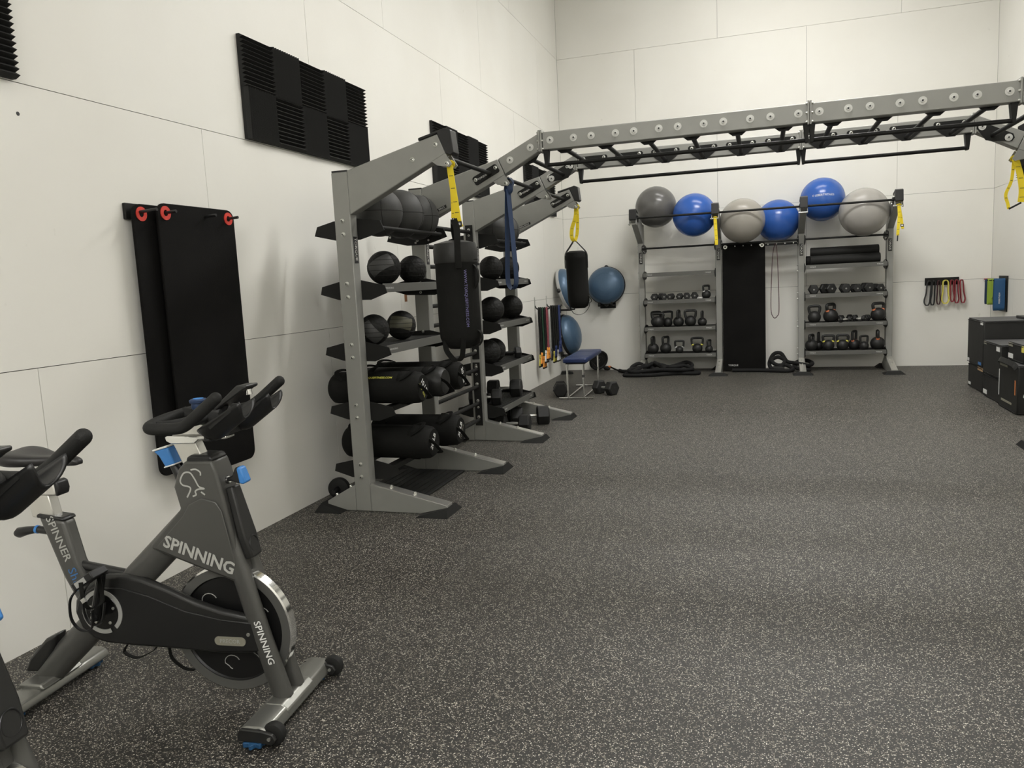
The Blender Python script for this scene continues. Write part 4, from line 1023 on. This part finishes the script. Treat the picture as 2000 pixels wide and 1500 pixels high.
# ------------------------------------------------------------------ soft plyo boxes against the right wall
def plyo(x0, x1, y0, y1, z0, z1, label, top=True, deco=()):
    t = thing('plyo_box', label, 'plyo box', ((x0+x1)/2, (y0+y1)/2, z0), 0, 'black soft plyo boxes')
    hx, hy, H = (x1-x0)/2, (y1-y0)/2, z1-z0
    MB().box(-hx, hx, -hy, hy, 0, H-.012).build('body', 'box_vinyl', t, bevel=.014, seg=3)
    MB().box(-hx+.006, hx-.006, -hy+.006, hy-.006, H-.012, H).build('lid', 'box_top', t, bevel=.005)
    for z in (.012, H-.02):
        MB().tube([(-hx-.001, -hy+.015, z), (-hx-.001, hy-.015, z)], .005, 6).build('piping', 'black_rubber', t)
        MB().tube([(-hx+.015, -hy-.001, z), (hx-.015, -hy-.001, z)], .005, 6).build('piping', 'black_rubber', t)
    for (face, a, z, w, h, mt) in deco:
        if face == 'L': MB().box(-hx-.003, -hx, a-w/2, a+w/2, z-h/2, z+h/2).build('patch', mt, t)
        else: MB().box(a-w/2, a+w/2, -hy-.003, -hy, z-h/2, z+h/2).build('patch', mt, t)
    return t, hx, hy, H
plyo(5.345, 6.02, -2.64, -1.99, 0, .282, 'low soft plyo box at the bottom of the tallest stack', deco=(('L', .24, .04, .10, .03, 'paper_white'), ('L', -.22, .255, .22, .04, 'tan_tape')))
plyo(5.335, 6.02, -2.66, -1.975, .284, .800, 'wrinkled soft plyo box on top of the tallest stack', deco=(('L', -.27, .485, .10, .035, 'paper_white'), ('L', .28, .03, .08, .04, 'paper_white'), ('L', -.22, .035, .12, .03, 'blue_print')))
plyo(5.325, 6.00, -3.37, -2.74, 0, .252, 'flat soft plyo box at the bottom of the middle stack', deco=(('L', .22, .05, .14, .045, 'paper_white'),))
plyo(5.32, 6.00, -3.375, -2.735, .254, .602, 'plain soft plyo box on top of the middle stack', deco=(('L', -.25, .30, .12, .05, 'paper_white'), ('L', .24, .325, .10, .03, 'grey_print')))
t, hx, hy, H = plyo(5.30, 6.00, -4.05, -3.435, 0, .470, 'upright soft plyo box with a carry flap and white lettering on its front', deco=(('L', .03, .08, .34, .02, 'grey_print'), ('L', .15, .425, .25, .02, 'grey_print'), ('L', -.235, .25, .02, .14, 'orange_print'), ('L', .29, .24, .015, .26, 'paper_white')))
label_text('TORQUE', .115, (-hx+.10, -hy-.002, .25), (0, 0, -1), (1, 0, 0), 'white_print', t, bold=.03)
MB().ribbon(smooth_path([(-hx-.004, -hy+.02, H-.03), (-hx-.022, -hy+.10, H+.006), (-hx-.022, hy-.12, H+.012), (-hx-.004, hy-.03, H-.01)], 6), .05, .006, (.5, 0, 1)).build('carry_flap', 'vinyl_black', t)
plyo(5.36, 6.00, -3.99, -3.49, .472, .655, 'thin soft plyo box lying on the upright one', deco=(('L', .17, .155, .14, .035, 'grey_print'), ('L', -.215, .14, .07, .06, 'band_yellow'), ('L', .16, .045, .15, .045, 'paper_white')))
t = thing('black_case', 'flat black case lying on the tallest plyo box', 'case', (5.88, -2.45, .8015))
MB().box(-.14, .14, -.16, .16, 0, .03).build('case_body', 'black_plastic', t, bevel=.006)
MB().tube(smooth_path([(-.04, -.16, .015), (-.04, -.19, .018), (.04, -.19, .018), (.04, -.16, .015)], 4), .005, 8).build('case_handle', 'black_rubber', t)

# ------------------------------------------------------------------ mini band boards
t = thing('band_board', 'black peg board on the far wall holding mini bands', 'peg board', (5.43, -.001, 1.14))
MB().box(-.215, .215, -.014, 0, 0, .105).build('board', 'black_powder', t, bevel=.003)
xs = [5.262, 5.318, 5.382, 5.466, 5.545, 5.602, 5.665]
for x in xs: MB().tube([(x-5.43, -.014, .05), (x-5.43, -.10, .058)], .006, 8).build('peg', 'black_powder', t)
def mini_band(x, low, hw, col, th, label, y=-.065, z1=1.205, w=.045, skew=0):
    pts = [(x, y, z1), (x+hw*.7, y, z1-.03), (x+hw*.75+skew*.4, y, (z1+low)/2), (x+hw+skew, y, low+.06), (x+hw*.55+skew, y, low+.006), (x+skew, y, low), (x-hw*.55+skew, y, low+.006), (x-hw+skew, y, low+.06), (x-hw*.75+skew*.4, y, (z1+low)/2), (x-hw*.7, y, z1-.03)]
    sp = smooth_path(pts, 5, True); b = Vector((x, y, low)); sp = [p-b for p in sp]; sp.append(sp[0])
    o = MB().ribbon(sp, w, th, (0, 1, 0)).build('mini_band', col, None); o.location = b
    return tag(o, label, 'mini band', 'mini bands on the peg board')
for x, low, hw, col, th, lb, sk in zip(xs, (.865, .868, .875, .885, .905, .885, .885), (.036, .024, .022, .046, .024, .026, .026), ('band_black', 'band_black', 'band_maroon', 'band_yellow', 'band_red', 'band_red', 'band_red'), (.012, .012, .010, .014, .010, .010, .010),
    ('thick black mini band at the end of the peg board', 'black mini band between the thick black one and a dark red one', 'dark red mini band beside the yellow one', 'pair-thick yellow mini band in the middle of the peg board', 'red mini band beside the yellow one', 'red mini band second from the end of the peg board', 'red mini band at the end of the peg board nearest the room corner'), (-.025, -.012, .0, 0, .008, .008, .022)):
    mini_band(x, low, hw, col, th, lb, skew=sk)
t = thing('band_board', 'black peg board on the right wall near the corner', 'peg board', (W-.001, -.60, 1.14))
MB().box(-.014, 0, -.19, .19, -.36, .105).build('board', 'black_powder', t, bevel=.003)
for y in (-.12, .05, .15): MB().tube([(-.014, y, .04), (-.16, y, .05)], .006, 8).build('peg', 'black_powder', t)
def strap_band(x0, y, w, z1, low, col, label, thick=.02):
    pts = [(0, thick, (z1-low)), (0, thick*1.2, .08), (0, thick, .02), (0, 0, 0), (0, -thick, .02), (0, -thick*1.2, .08), (0, -thick, z1-low), (0, 0, z1-low+.012)]
    sp = smooth_path(pts, 5, True); sp.append(sp[0])
    o = MB().ribbon(sp, w, .004, (1, 0, 0)).build('flat_band', col, None); o.location = (x0, y, low)
    return tag(o, label, 'flat band', 'flat bands on the right wall board')
strap_band(W-.085, -.72, .125, 1.185, .80, 'band_teal', 'wide blue flat band with white print hanging on the right wall')
strap_band(W-.10, -.55, .06, 1.19, .95, 'band_green', 'short lime green flat band hanging on the right wall')
strap_band(W-.115, -.44, .07, 1.185, .865, 'band_green', 'longer lime green flat band hanging near the room corner')
strap_band(W-.10, -.34, .11, 1.180, .87, 'strap_navy', 'dark navy flat band hanging behind the lime green bands')
label_text('MERRITHEW', .026, (0, -.0265, .16), (0, 0, 1), (-1, 0, 0), 'white_print', bpy.data.objects['flat_band'])
t = thing('wall_peg', 'small white wall peg beside the flat bands', 'wall hook', (5.99, -.001, 1.175))
MB().box(-.045, .035, -.06, 0, 0, .012).build('shelf_plate', 'cap_white', t, bevel=.003)
MB().box(-.04, .03, -.055, -.005, .012, .03).build('red_block', 'band_red', t, bevel=.003)

# ------------------------------------------------------------------ spin bikes
def make_bike(label, loc, rz):
    """local x forward, y to the rider's left, z up; origin at the middle of the rear foot"""
    t = thing('spin_bike', label, 'spin bike', loc, rz, 'grey and black spin bikes')
    # --- feet
    def foot_bar(name, s0, ya, yb, w, z0, z1):
        prof = [(-w, z0), (-w, z0+.012), (-w*.82, z1-.008), (-w*.45, z1), (w*.45, z1), (w*.82, z1-.008), (w, z0+.012), (w, z0)]
        return MB().prism([(s0+p, q) for p, q in prof], 'xz', ya, yb).build(name, 'stab_metal', t, bevel=.006, seg=2)
    ff = foot_bar('front_foot', 1.002, -.243, .243, .056, .022, .070)
    for ya, yb in ((-.257, -.243), (.205, .215)):
        MB().prism([(.950, .024), (.950, .050), (.962, .068), (1.040, .064), (1.078, .056), (1.090, .036), (1.072, .018), (1.02, .022)], 'xz', ya, yb).build('end_plate', 'bike_dark', ff, bevel=.004)
    MB().prism([(.951, .028), (.954, .054), (.974, .073), (1.034, .073), (1.056, .054), (1.058, .028)], 'xz', -.105, .095).build('tube_saddle', 'stab_metal', ff, bevel=.005)
    for y in (-.221, .240):
        MB().lathe([(.012, -.019), (.028, -.019), (.037, -.014), (.040, 0), (.037, .014), (.028, .019), (.012, .019)], 28, Matrix.Translation((1.066, y, .0405)) @ Matrix.Rotation(PI/2, 4, 'X')).build('wheel', 'black_rubber', ff)
        MB().tube([(1.066, y-.040, .0405), (1.066, y+.026, .0405)], .006, 10).build('wheel_axle', 'bolt_zinc', ff)
    rf = foot_bar('rear_foot', .010, -.245, .245, .058, .026, .066)
    MB().prism([(-.050, .06), (-.035, .080), (.055, .080), (.070, .06)], 'xz', -.10, .10).build('tube_saddle', 'stab_metal', rf, bevel=.006)
    def glide(s, y):
        m = MB(); pts = []
        for k in range(48):
            a = 2*PI*k/48; r = .038+.007*math.cos(8*a); pts.append((s+r*math.cos(a), y+r*math.sin(a)))
        m.prism(pts, 'xy', .008, .024).build('levelling_knob', 'band_teal', t, bevel=.002)
        MB().lathe([(0, 0), (.028, 0), (.026, .012), (.010, .012), (.010, .030), (0, .030)], 20, Matrix.Translation((s, y, 0))).build('levelling_foot', 'black_rubber', t)
    glide(1.005, -.232); glide(1.005, .190); glide(.02, .192); glide(.02, -.205)
    # --- frame tubes
    dt0, dt1 = Vector((.685, 0, .690)), Vector((.0, 0, .070))
    MB().tube([dt0+(dt1-dt0)*k/6 for k in range(7)], .054, 20, flat=None).xf(Matrix.Diagonal((1, .72, 1, 1))).build('main_tube', 'bike_grey', t, smooth=60)
    MB().prism([(.085, .247), (.035, .226), (-.048, .146), (-.075, .09), (-.01, .09), (.06, .18)], 'xz', -.034, .034).build('rear_cover', 'bike_dark', t, bevel=.012)
    MB().prism([(.070, .706), (.183, .692), (.217, .532), (.335, .300), (.235, .300), (.150, .470)], 'xz', -.031, .031).build('seat_tube', 'bike_grey', t, bevel=.016, seg=3)
    MB().prism([(.066, .700), (.070, .715), (.180, .702), (.187, .688)], 'xz', -.033, .033).build('seat_collar', 'black_plastic', t, bevel=.008)
    MB().tube([(.17, 0, .520), (.41, 0, .482)], .017, 16).build('top_tube', 'bike_dark', t)
    for y in (-.041, .041):
        MB().tube([(.845, y*.62, .66), (.890, y*.85, .50), (.948, y, .28), (1.008, y, .066)], [.030, .036, .037, .038], 18).xf(Matrix.Translation((0, y, 0)) @ Matrix.Diagonal((1, .66, 1, 1)) @ Matrix.Translation((0, -y, 0))).build('fork', 'bike_grey', t, smooth=60)
    # --- head shroud
    head = [(.718, .918), (.822, .920), (.836, .880), (.856, .775), (.905, .486), (.888, .478), (.547, .600), (.551, .616), (.682, .747), (.665, .825), (.690, .890)]
    hs = MB().prism(head, 'xz', -.052, .052).build('head_shroud', 'bike_grey', t, bevel=.010, seg=3)
    MB().prism([(.716, .900), (.722, .930), (.740, .938), (.815, .936), (.826, .916)], 'xz', -.046, .046).build('head_collar', 'black_plastic', t, bevel=.008)
    sp = [(.570, .604), (.692, .722), (.720, .764), (.773, .789), (.826, .775), (.846, .742), (.862, .655), (.889, .490), (.872, .496), (.72, .548)]
    MB().prism(sp, 'xz', -.058, -.052).build('side_panel', 'bike_grey', hs, bevel=.003)
    a = math.atan2(-.098, .262); xd = Vector((math.cos(a), 0, math.sin(a))); yd = Vector((-math.sin(a), 0, math.cos(a)))
    text_mb('SPINNING', .062, (.742, -.0585, .583), xd, yd, bold=.028).build('lettering', 'bike_light_mark', hs, smooth=0)
    text_mb('SPINNING', .062, (.742, .0525, .583), -xd, yd, bold=.028).build('lettering', 'bike_light_mark', hs, smooth=0)
    # rider emblem as flat strokes
    def stroke(pts, w=.0055):
        P = smooth_path([(p, 0, q) for p, q in pts], 5); vs = []
        for i, c in enumerate(P):
            d = (P[min(i+1, len(P)-1)]-P[max(i-1, 0)]).normalized(); n = Vector((-d.z, 0, d.x))*w/2
            vs += [Vector((c.x+n.x, -.0532, c.z+n.z)), Vector((c.x-n.x, -.0532, c.z-n.z))]
        MB().add(vs, [(2*i, 2*i+1, 2*i+3, 2*i+2) for i in range(len(P)-1)]).build('emblem', 'bike_light_mark', hs, smooth=0)
    stroke([(.716, .790), (.732, .817), (.728, .828), (.704, .834), (.696, .850), (.712, .876), (.736, .878), (.752, .856), (.766, .829), (.786, .822), (.764, .820), (.750, .812), (.752, .800), (.738, .794)])
    stroke([(.740, .888), (.760, .890), (.776, .880), (.776, .868)])
    stroke([(.772, .810), (.786, .800)], .006)
    # front brake cover with emblem
    br = MB().add([(p+(.030 if f else 0), y, q+(.008 if f else 0)) for f in (0, 1) for p, q, y in ((.846, .815, -.026), (.846, .815, .026), (.885, .640, .040), (.905, .560, .034), (.905, .560, -.034), (.885, .640, -.040))],
                  [(0, 1, 2, 5), (5, 2, 3, 4), (6, 11, 8, 7), (11, 10, 9, 8), (0, 6, 7, 1), (1, 7, 8, 2), (2, 8, 9, 3), (3, 9, 10, 4), (4, 10, 11, 5), (5, 11, 6, 0)]).build('brake_cover', 'bike_dark', t, bevel=.008, seg=3)
    MB().tube([Vector((.924, 0, .612))+Vector((.19*.028*math.sin(b)*-1, .026*math.cos(b), .028*math.sin(b))) for b in [2*PI*k/24 for k in range(24)]], .002, 6, closed=True).build('emblem_ring', 'black_plastic', br)
    # --- flywheel
    C0 = Vector((.815, 0, .297)); mx = Matrix.Translation(C0) @ Matrix.Rotation(PI/2, 4, 'X')
    fw = MB().lathe([(.0, -.010), (.19, -.010), (.195, -.016), (.195, .016), (.19, .010), (0, .010)], 64, mx).build('flywheel', 'flywheel_dark', t)
    MB().lathe([(.195, -.019), (.226, -.021), (.2265, .021), (.195, .019)], 72, mx).build('rim_face', 'flywheel_face', fw)
    MB().lathe([(.2266, -.019), (.2325, -.016), (.2325, .016), (.2266, .019)], 72, mx).build('rim_band', 'chrome', fw)
    for ang in (2.25, .45, 4.6, 5.6):
        c = C0+Vector((.13*math.cos(ang), -.0115, .13*math.sin(ang)))
        pts = [c+Vector((.030*math.cos(b)*(1 if b < 3.6 else .6), 0, .026*math.sin(b))) for b in [.4+k*.42 for k in range(11)]]
        MB().tube(pts, .0016, 5).build('emblem', 'ring_grey', fw)
    # --- chain guard
    go = [(.232, .361), (.240, .405), (.265, .440), (.318, .482), (.382, .508), (.457, .508), (.529, .497), (.627, .463), (.73, .420), (.834, .390), (.945, .372), (.995, .335), (1.0, .260), (.985, .238), (.816, .230), (.673, .236), (.452, .240), (.347, .246), (.302, .259), (.254, .299)]
    go = [(p-.028, q-.009) for p, q in go]
    gd = MB().prism(go, 'xz', -.058, -.024).build('chain_guard', 'bike_dark', t, bevel=.014, seg=3)
    lo = [(.243, .361), (.270, .428), (.330, .462), (.443, .462), (.551, .437), (.69, .386), (.83, .360), (.965, .350), (.985, .30), (.975, .250), (.816, .241), (.673, .246), (.452, .251), (.352, .257), (.305, .272), (.262, .306)]
    lo = [(p-.028, q-.009) for p, q in lo]
    MB().prism(lo, 'xz', -.062, -.056).build('guard_face', 'black_plastic', gd, bevel=.003)
    cr = Vector((.328, 0, .362)); m2 = Matrix.Translation((cr.x, -.062, cr.z)) @ Matrix.Rotation(PI/2, 4, 'X')
    MB().lathe([(.068, 0), (.068, .003), (.083, .003), (.083, 0)], 60, m2, arc=(-.85+.0, 2*PI-1.15)).build('guard_ring', 'ring_grey', gd)
    MB().lathe([(0, .0), (.066, 0), (.064, .002), (0, .002)], 40, m2).build('guard_disc', 'black_gloss', gd)
    for k in range(5):
        b = 2*PI*k/5+.3; MB().lathe([(0, .002), (.006, .002), (.005, .005), (0, .005)], 10, m2 @ Matrix.Translation((.05*math.cos(b), .05*math.sin(b), 0))).build('screw', 'bolt_zinc', gd)
    MB().prism(rounded_rect(.773, .893, .257, .289, .0155, 5), 'xz', -.0645, -.062).build('badge', 'grey_print', gd)
    text_mb('PRECOR', .021, (.833, -.0648, .273), (1, 0, 0), (0, 0, 1)).build('badge_lettering', 'ring_grey', gd, smooth=0)
    MB().lathe([(0, 0), (.007, 0), (.006, .003), (0, .003)], 12, Matrix.Translation((.905, -.062, .300)) @ Matrix.Rotation(PI/2, 4, 'X')).build('screw', 'bolt_zinc', gd)
    # --- cranks and pedals, near pedal up, far pedal down
    for sy, ang in ((-1, 1.30), (1, 1.30+PI)):
        y = sy*.095; d = Vector((math.cos(ang), 0, math.sin(ang))); L = .172
        ck = MB().tube([cr+Vector((0, y, 0))-d*.012, cr+Vector((0, y, 0))+d*.06, cr+Vector((0, y, 0))+d*L], [.021, .017, .015], 12).build('crank', 'black_gloss', t)
        MB().tube([cr+Vector((0, sy*.076, 0)), cr+Vector((0, sy*.112, 0))], .018, 14).build('crank_boss', 'black_gloss', ck)
        MB().tube([cr+Vector((0, sy*.112, 0)), cr+Vector((0, sy*.115, 0))], .007, 10).build('crank_bolt', 'bolt_zinc', ck)
        pc = cr+Vector((0, sy*.155, 0))+d*L
        tl = -.55 if sy < 0 else -.2; rm = Matrix.Translation(pc) @ Matrix.Rotation(tl, 4, 'Y')
        pd = MB().box(-.048, .048, -.038, .038, -.014, .014).xf(rm).build('pedal', 'black_plastic', t, bevel=.004)
        MB().box(-.030, .018, -.040, -.037, -.010, .010).xf(rm).build('reflector', 'ring_grey', pd)
        MB().tube([rm @ Vector((-.0, sy*-.06, 0)), rm @ Vector((0, sy*-.03, 0))], .008, 10).build('pedal_axle', 'bolt_zinc', pd)
        for yy in (-.030, .030):
            MB().ribbon([rm @ v for v in smooth_path([(-.045, yy, -.012), (-.09, yy*1.05, -.03), (-.130, yy, -.085), (-.128, yy*.8, -.135), (-.085, yy*.8, -.150), (-.035, yy, -.10)], 5)] if sy < 0 else [rm @ v for v in smooth_path([(.045, yy, .0), (.09, yy, .02), (.10, yy*.7, .06), (.06, yy*.6, .08)], 5)], .010, .004, (0, 1, 0)).build('toe_clip', 'black_plastic', pd)
        MB().ribbon([rm @ v for v in smooth_path([(.0, -.042, 0), (-.02, -.05, -.05), (-.04, -.035, -.085), (-.05, 0, -.095), (-.04, .035, -.085), (0, .042, 0)] if sy < 0 else [(.0, -.042, 0), (.0, -.045, .05), (.0, 0, .09), (0, .045, .05), (0, .042, 0)], 5)], .016, .003, (1, 0, .4)).build('toe_strap', 'nylon_black', pd)
        if sy < 0: MB().box(-.030, -.012, -.055, -.047, -.065, -.050).xf(rm).build('strap_buckle', 'chrome', pd)
    for pts in ([(.41, -.04, .24), (.39, -.05, .205), (.44, -.05, .185), (.51, -.05, .215), (.53, -.04, .24)], [(.57, -.04, .24), (.585, -.05, .19), (.63, -.05, .155), (.67, -.05, .15)]):
        MB().ribbon(smooth_path(pts, 5), .014, .003, (0, 1, 0)).build('loose_strap', 'nylon_black', t)
    # --- seat
    MB().prism([(.042, .700), (.140, .690), (.122, .784), (.030, .784)], 'xz', -.022, .022).build('seat_post', 'brushed', t, bevel=.004)
    sl = MB().prism([(-.05, .782), (.160, .782), (.160, .790), (.152, .836), (.142, .842), (-.05, .842)], 'xz', -.026, .026).build('seat_slider', 'brushed', t, bevel=.006)
    MB().prism([(.158, .780), (.172, .784), (.178, .805), (.172, .835), (.154, .842)], 'xz', -.028, .028).build('slider_cap', 'black_plastic', sl, bevel=.006)
    MB().tube([(.10, 0, .84), (.10, 0, .885)], .013, 12).build('saddle_clamp', 'chrome', t)
    sk = MB(); rows_ = [(-.045, .070, .922, .952), (-.02, .098, .905, .958), (.03, .100, .900, .952), (.08, .078, .898, .942), (.13, .048, .897, .936), (.19, .032, .895, .932), (.24, .026, .893, .926), (.262, .014, .895, .915)]
    vs = []; nn = 14
    for s, w, zb, zt in rows_:
        for k in range(nn):
            b = 2*PI*k/nn; cx = math.cos(b); sx = math.sin(b)
            z = zt-(abs(cx)**2)*.010-(.008 if abs(cx) < .25 and s < .15 else 0) if sx >= 0 else zb
            if abs(sx) < .3: z = (zb+zt)/2
            vs.append((s, w*cx, z))
    fs = [tuple(range(nn)), tuple(range((len(rows_)-1)*nn, len(rows_)*nn))]+[(i*nn+k, i*nn+(k+1) % nn, (i+1)*nn+(k+1) % nn, (i+1)*nn+k) for i in range(len(rows_)-1) for k in range(nn)]
    sd = sk.add(vs, fs).build('saddle', 'saddle_vinyl', t, smooth=180); ss = sd.modifiers.new('sub', 'SUBSURF'); ss.levels = 1; ss.render_levels = 2
    MB().tube([(-.03, 0, .780), (-.03, 0, .765)], .006, 10).build('slider_screw', 'bolt_zinc', t)
    kb = MB().lathe([(0, -.016), (.024, -.016), (.030, -.006), (.030, .008), (.022, .014), (0, .014)], 10, Matrix.Translation((-.03, 0, .752))).build('slider_knob', 'black_plastic', t)
    for k in range(5): MB().sphere((-.03+.0285*math.cos(2*PI*k/5-1.2), .0285*math.sin(2*PI*k/5-1.2), .753), .008, 10, 6).build('knob_inlay', 'bike_blue', kb)
    MB().tube([(.09, 0, .640), (.04, 0, .646)], .014, 12).build('seat_pin', 'bike_dark', t)
    MB().tube([(.042, 0, .6455), (.032, 0, .6465)], .0155, 12).build('seat_pin_ring', 'bike_blue', t)
    MB().tube([(.034, 0, .646), (-.01, 0, .640), (-.045, 0, .632), (-.060, 0, .628)], [.013, .016, .020, .012], 14).build('seat_lever', 'black_plastic', t)
    # seat tube lettering runs down the tube
    dn = Vector((.088, 0, -.238)).normalized(); ri = Vector((-dn.z*-1, 0, dn.x*-1))
    rt = Vector((.238, 0, .088)).normalized()
    text_mb('SPINNER', .046, Vector((.152, -.0315, .622)), dn, rt, bold=.01).build('lettering', 'bike_light_mark', t, smooth=0)
    text_mb('Shift', .050, Vector((.204, -.0315, .470)), dn, rt, bold=.0).build('lettering', 'blue_print', t, smooth=0)
    dn2 = Vector((.062, 0, -.22)).normalized(); rt2 = Vector((.22, 0, .062)).normalized()
    text_mb('SPINNING', .036, Vector((.966, -.0672, .275)), dn2, rt2, bold=.015).build('lettering', 'white_print', t, smooth=0)
    # --- handlebar post, slider and bars
    MB().prism([(.690, .900), (.778, .900), (.746, .985), (.655, .985)], 'xz', -.022, .022).build('bar_post', 'brushed', t, bevel=.004)
    MB().prism([(.640, .984), (.635, .998), (.645, 1.002), (.870, 1.000), (.870, .990), (.765, .988), (.750, .976), (.660, .974)], 'xz', -.030, .030).build('bar_slider', 'chrome', t, bevel=.003)
    MB().prism([(.655, 1.002), (.865, 1.000), (.865, 1.018), (.800, 1.045), (.740, 1.050), (.700, 1.020)], 'xz', -.030, .030).build('bar_mount', 'brushed', t, bevel=.008)
    hr_ = .0195
    hb_ = MB()
    for s in (-1, 1):
        hb_.tube(smooth_path([(.700, 0, 1.078), (.694, s*.09, 1.074), (.694, s*.165, 1.067), (.712, s*.202, 1.062), (.760, s*.205, 1.060), (.825, s*.200, 1.064), (.872, s*.206, 1.090), (.915, s*.206, 1.122), (.962, s*.206, 1.158)], 6), hr_, 16)
        hb_.sphere((.962, s*.206, 1.158), hr_, 16, 10)
        hb_.tube(smooth_path([(.790, 0, 1.062), (.788, s*.08, 1.064), (.770, s*.15, 1.064), (.730, s*.19, 1.064)], 5), hr_*.95, 14)
    hb_.tube([(.70, 0, 1.078), (.745, 0, 1.066), (.80, 0, 1.060), (.85, 0, 1.050)], .024, 14)
    hb_.build('handlebar', 'black_rubber', t, smooth=60)
    # bottle scoops: half pipes running forward and up
    ax0, ax1 = Vector((.866, 0, 1.040)), Vector((.985, 0, 1.124)); d = (ax1-ax0).normalized(); nrm = Vector((-d.z, 0, d.x))
    for s in (-1, 1):
        vs = []; NU, NV = 14, 14; rw = .043
        for i in range(NU+1):
            k = i/NU
            p = ax0-d*.03+(ax1-ax0+d*.03)*k
            sc = math.sqrt(max(0, 1-(1-min(1, k/.28))**2)) if k < .28 else 1
            for j in range(NV+1):
                b = PI+PI*j/NV
                lip = .022*(abs(j-NV/2)/(NV/2))**2*(1-k)*1.0
                vs.append(p+Vector((0, s*.094, 0))+Vector((0, 1, 0))*math.cos(b)*rw*(.55+.45*sc)+nrm*(math.sin(b)*rw*.95*max(sc, .05)+lip)+d*(.020*math.cos(2*b)*k))
        fs = [(i*(NV+1)+j, (i+1)*(NV+1)+j, (i+1)*(NV+1)+j+1, i*(NV+1)+j+1) for i in range(NU) for j in range(NV)]
        o = MB().add(vs, fs).build('bottle_scoop', 'black_plastic', t, smooth=180)
        sm = o.modifiers.new('solid', 'SOLIDIFY'); sm.thickness = .006; sm.offset = 1
        for q in (-1, 1):
            c = (ax0+ax1)/2+Vector((0, s*.094+q*.0475, 0))-nrm*.004
            MB().ribbon([c-d*.05, c, c+d*.05], .010, .002, nrm).build('scoop_rib', 'bike_dark', o)
    MB().prism([(.846, 1.000), (.870, 1.000), (.872, 1.06), (.850, 1.05)], 'xz', -.12, .12).build('scoop_bridge', 'black_plastic', t, bevel=.004)
    # console
    cn = MB().prism([(.842, 1.100), (.850, 1.092), (.958, 1.160), (.972, 1.166), (.972, 1.176), (.934, 1.175)], 'xz', -.040, .040).build('console', 'bike_dark', t, bevel=.004)
    MB().tube([(.955, 0, 1.158), (.957, 0, 1.140)], .012, 12).build('console_clip', 'chrome', cn)
    MB().tube([(.84, 0, 1.04), (.86, 0, 1.105)], .014, 12).build('console_stem', 'black_plastic', cn)
    k2 = MB().lathe([(0, 0), (.022, 0), (.026, .008), (.024, .022), (.030, .024), (.031, .032), (.026, .036), (0, .036)], 22, Matrix.Translation((.762, 0, 1.092))).build('slider_dial', 'strap_navy', t)
    MB().lathe([(0, .0365), (.018, .0365), (.017, .0385), (0, .0385)], 18, Matrix.Translation((.762, 0, 1.092))).build('dial_top', 'bike_blue', k2)
    # shift lever and post lever
    MB().tube([(.690, 0, .800), (.662, 0, .850), (.640, 0, .895)], [.022, .019, .016], 12).build('shift_arm', 'black_plastic', t)
    lv = MB().prism([(.622, .890), (.660, .901), (.645, .942), (.640, .962), (.580, .946), (.600, .930)], 'xz', -.026, .026).build('shift_lever', 'bike_blue', t, bevel=.006)
    MB().prism([(.580, .946), (.640, .962), (.637, .968), (.577, .952)], 'xz', -.027, .027).build('lever_edge', 'cap_white', lv, bevel=.002)
    MB().prism([(.618, .887), (.663, .899), (.661, .904), (.617, .892)], 'xz', -.027, .027).build('lever_edge', 'cap_white', lv, bevel=.002)
    MB().tube([(.815, 0, .832), (.845, 0, .840)], .015, 14).build('post_pin', 'bike_dark', t)
    MB().tube([(.845, 0, .840), (.852, 0, .842)], .012, 14).build('post_pin_ring', 'chrome', t)
    tl = MB().prism([(.850, .836), (.868, .838), (.896, .828), (.916, .838), (.900, .885), (.886, .888), (.872, .858), (.850, .850)], 'xz', -.016, .016).build('post_lever', 'black_plastic', t, bevel=.005)
    MB().prism([(.899, .830), (.914, .828), (.926, .836), (.909, .886), (.896, .890), (.892, .880)], 'xz', -.019, .019).build('lever_grip', 'bike_blue', tl, bevel=.005)
    return t
bike = make_bike('grey and black spin bike standing fully clear of the wall mats', (.40, -10.245, 0), math.radians(6))
bike['label'] = 'whole grey and black spin bike with SPINNING lettering, in front of the hanging mats'
b2 = copy_tree(bike); b2.location = bike.location+Vector((.20, -1.11, 0))
for ch in b2.children:                        # its bars are set a little higher and farther forward
    if ch.name.split('.')[0] in ('bar_slider', 'bar_mount', 'handlebar', 'bottle_scoop', 'scoop_bridge', 'console', 'slider_dial', 'bar_post'):
        ch.location = (.040 if ch.name.startswith('handlebar') else .008, 0, .022)
b2['label'] = 'spin bike cut off by the picture edge, standing beside the whole bike'
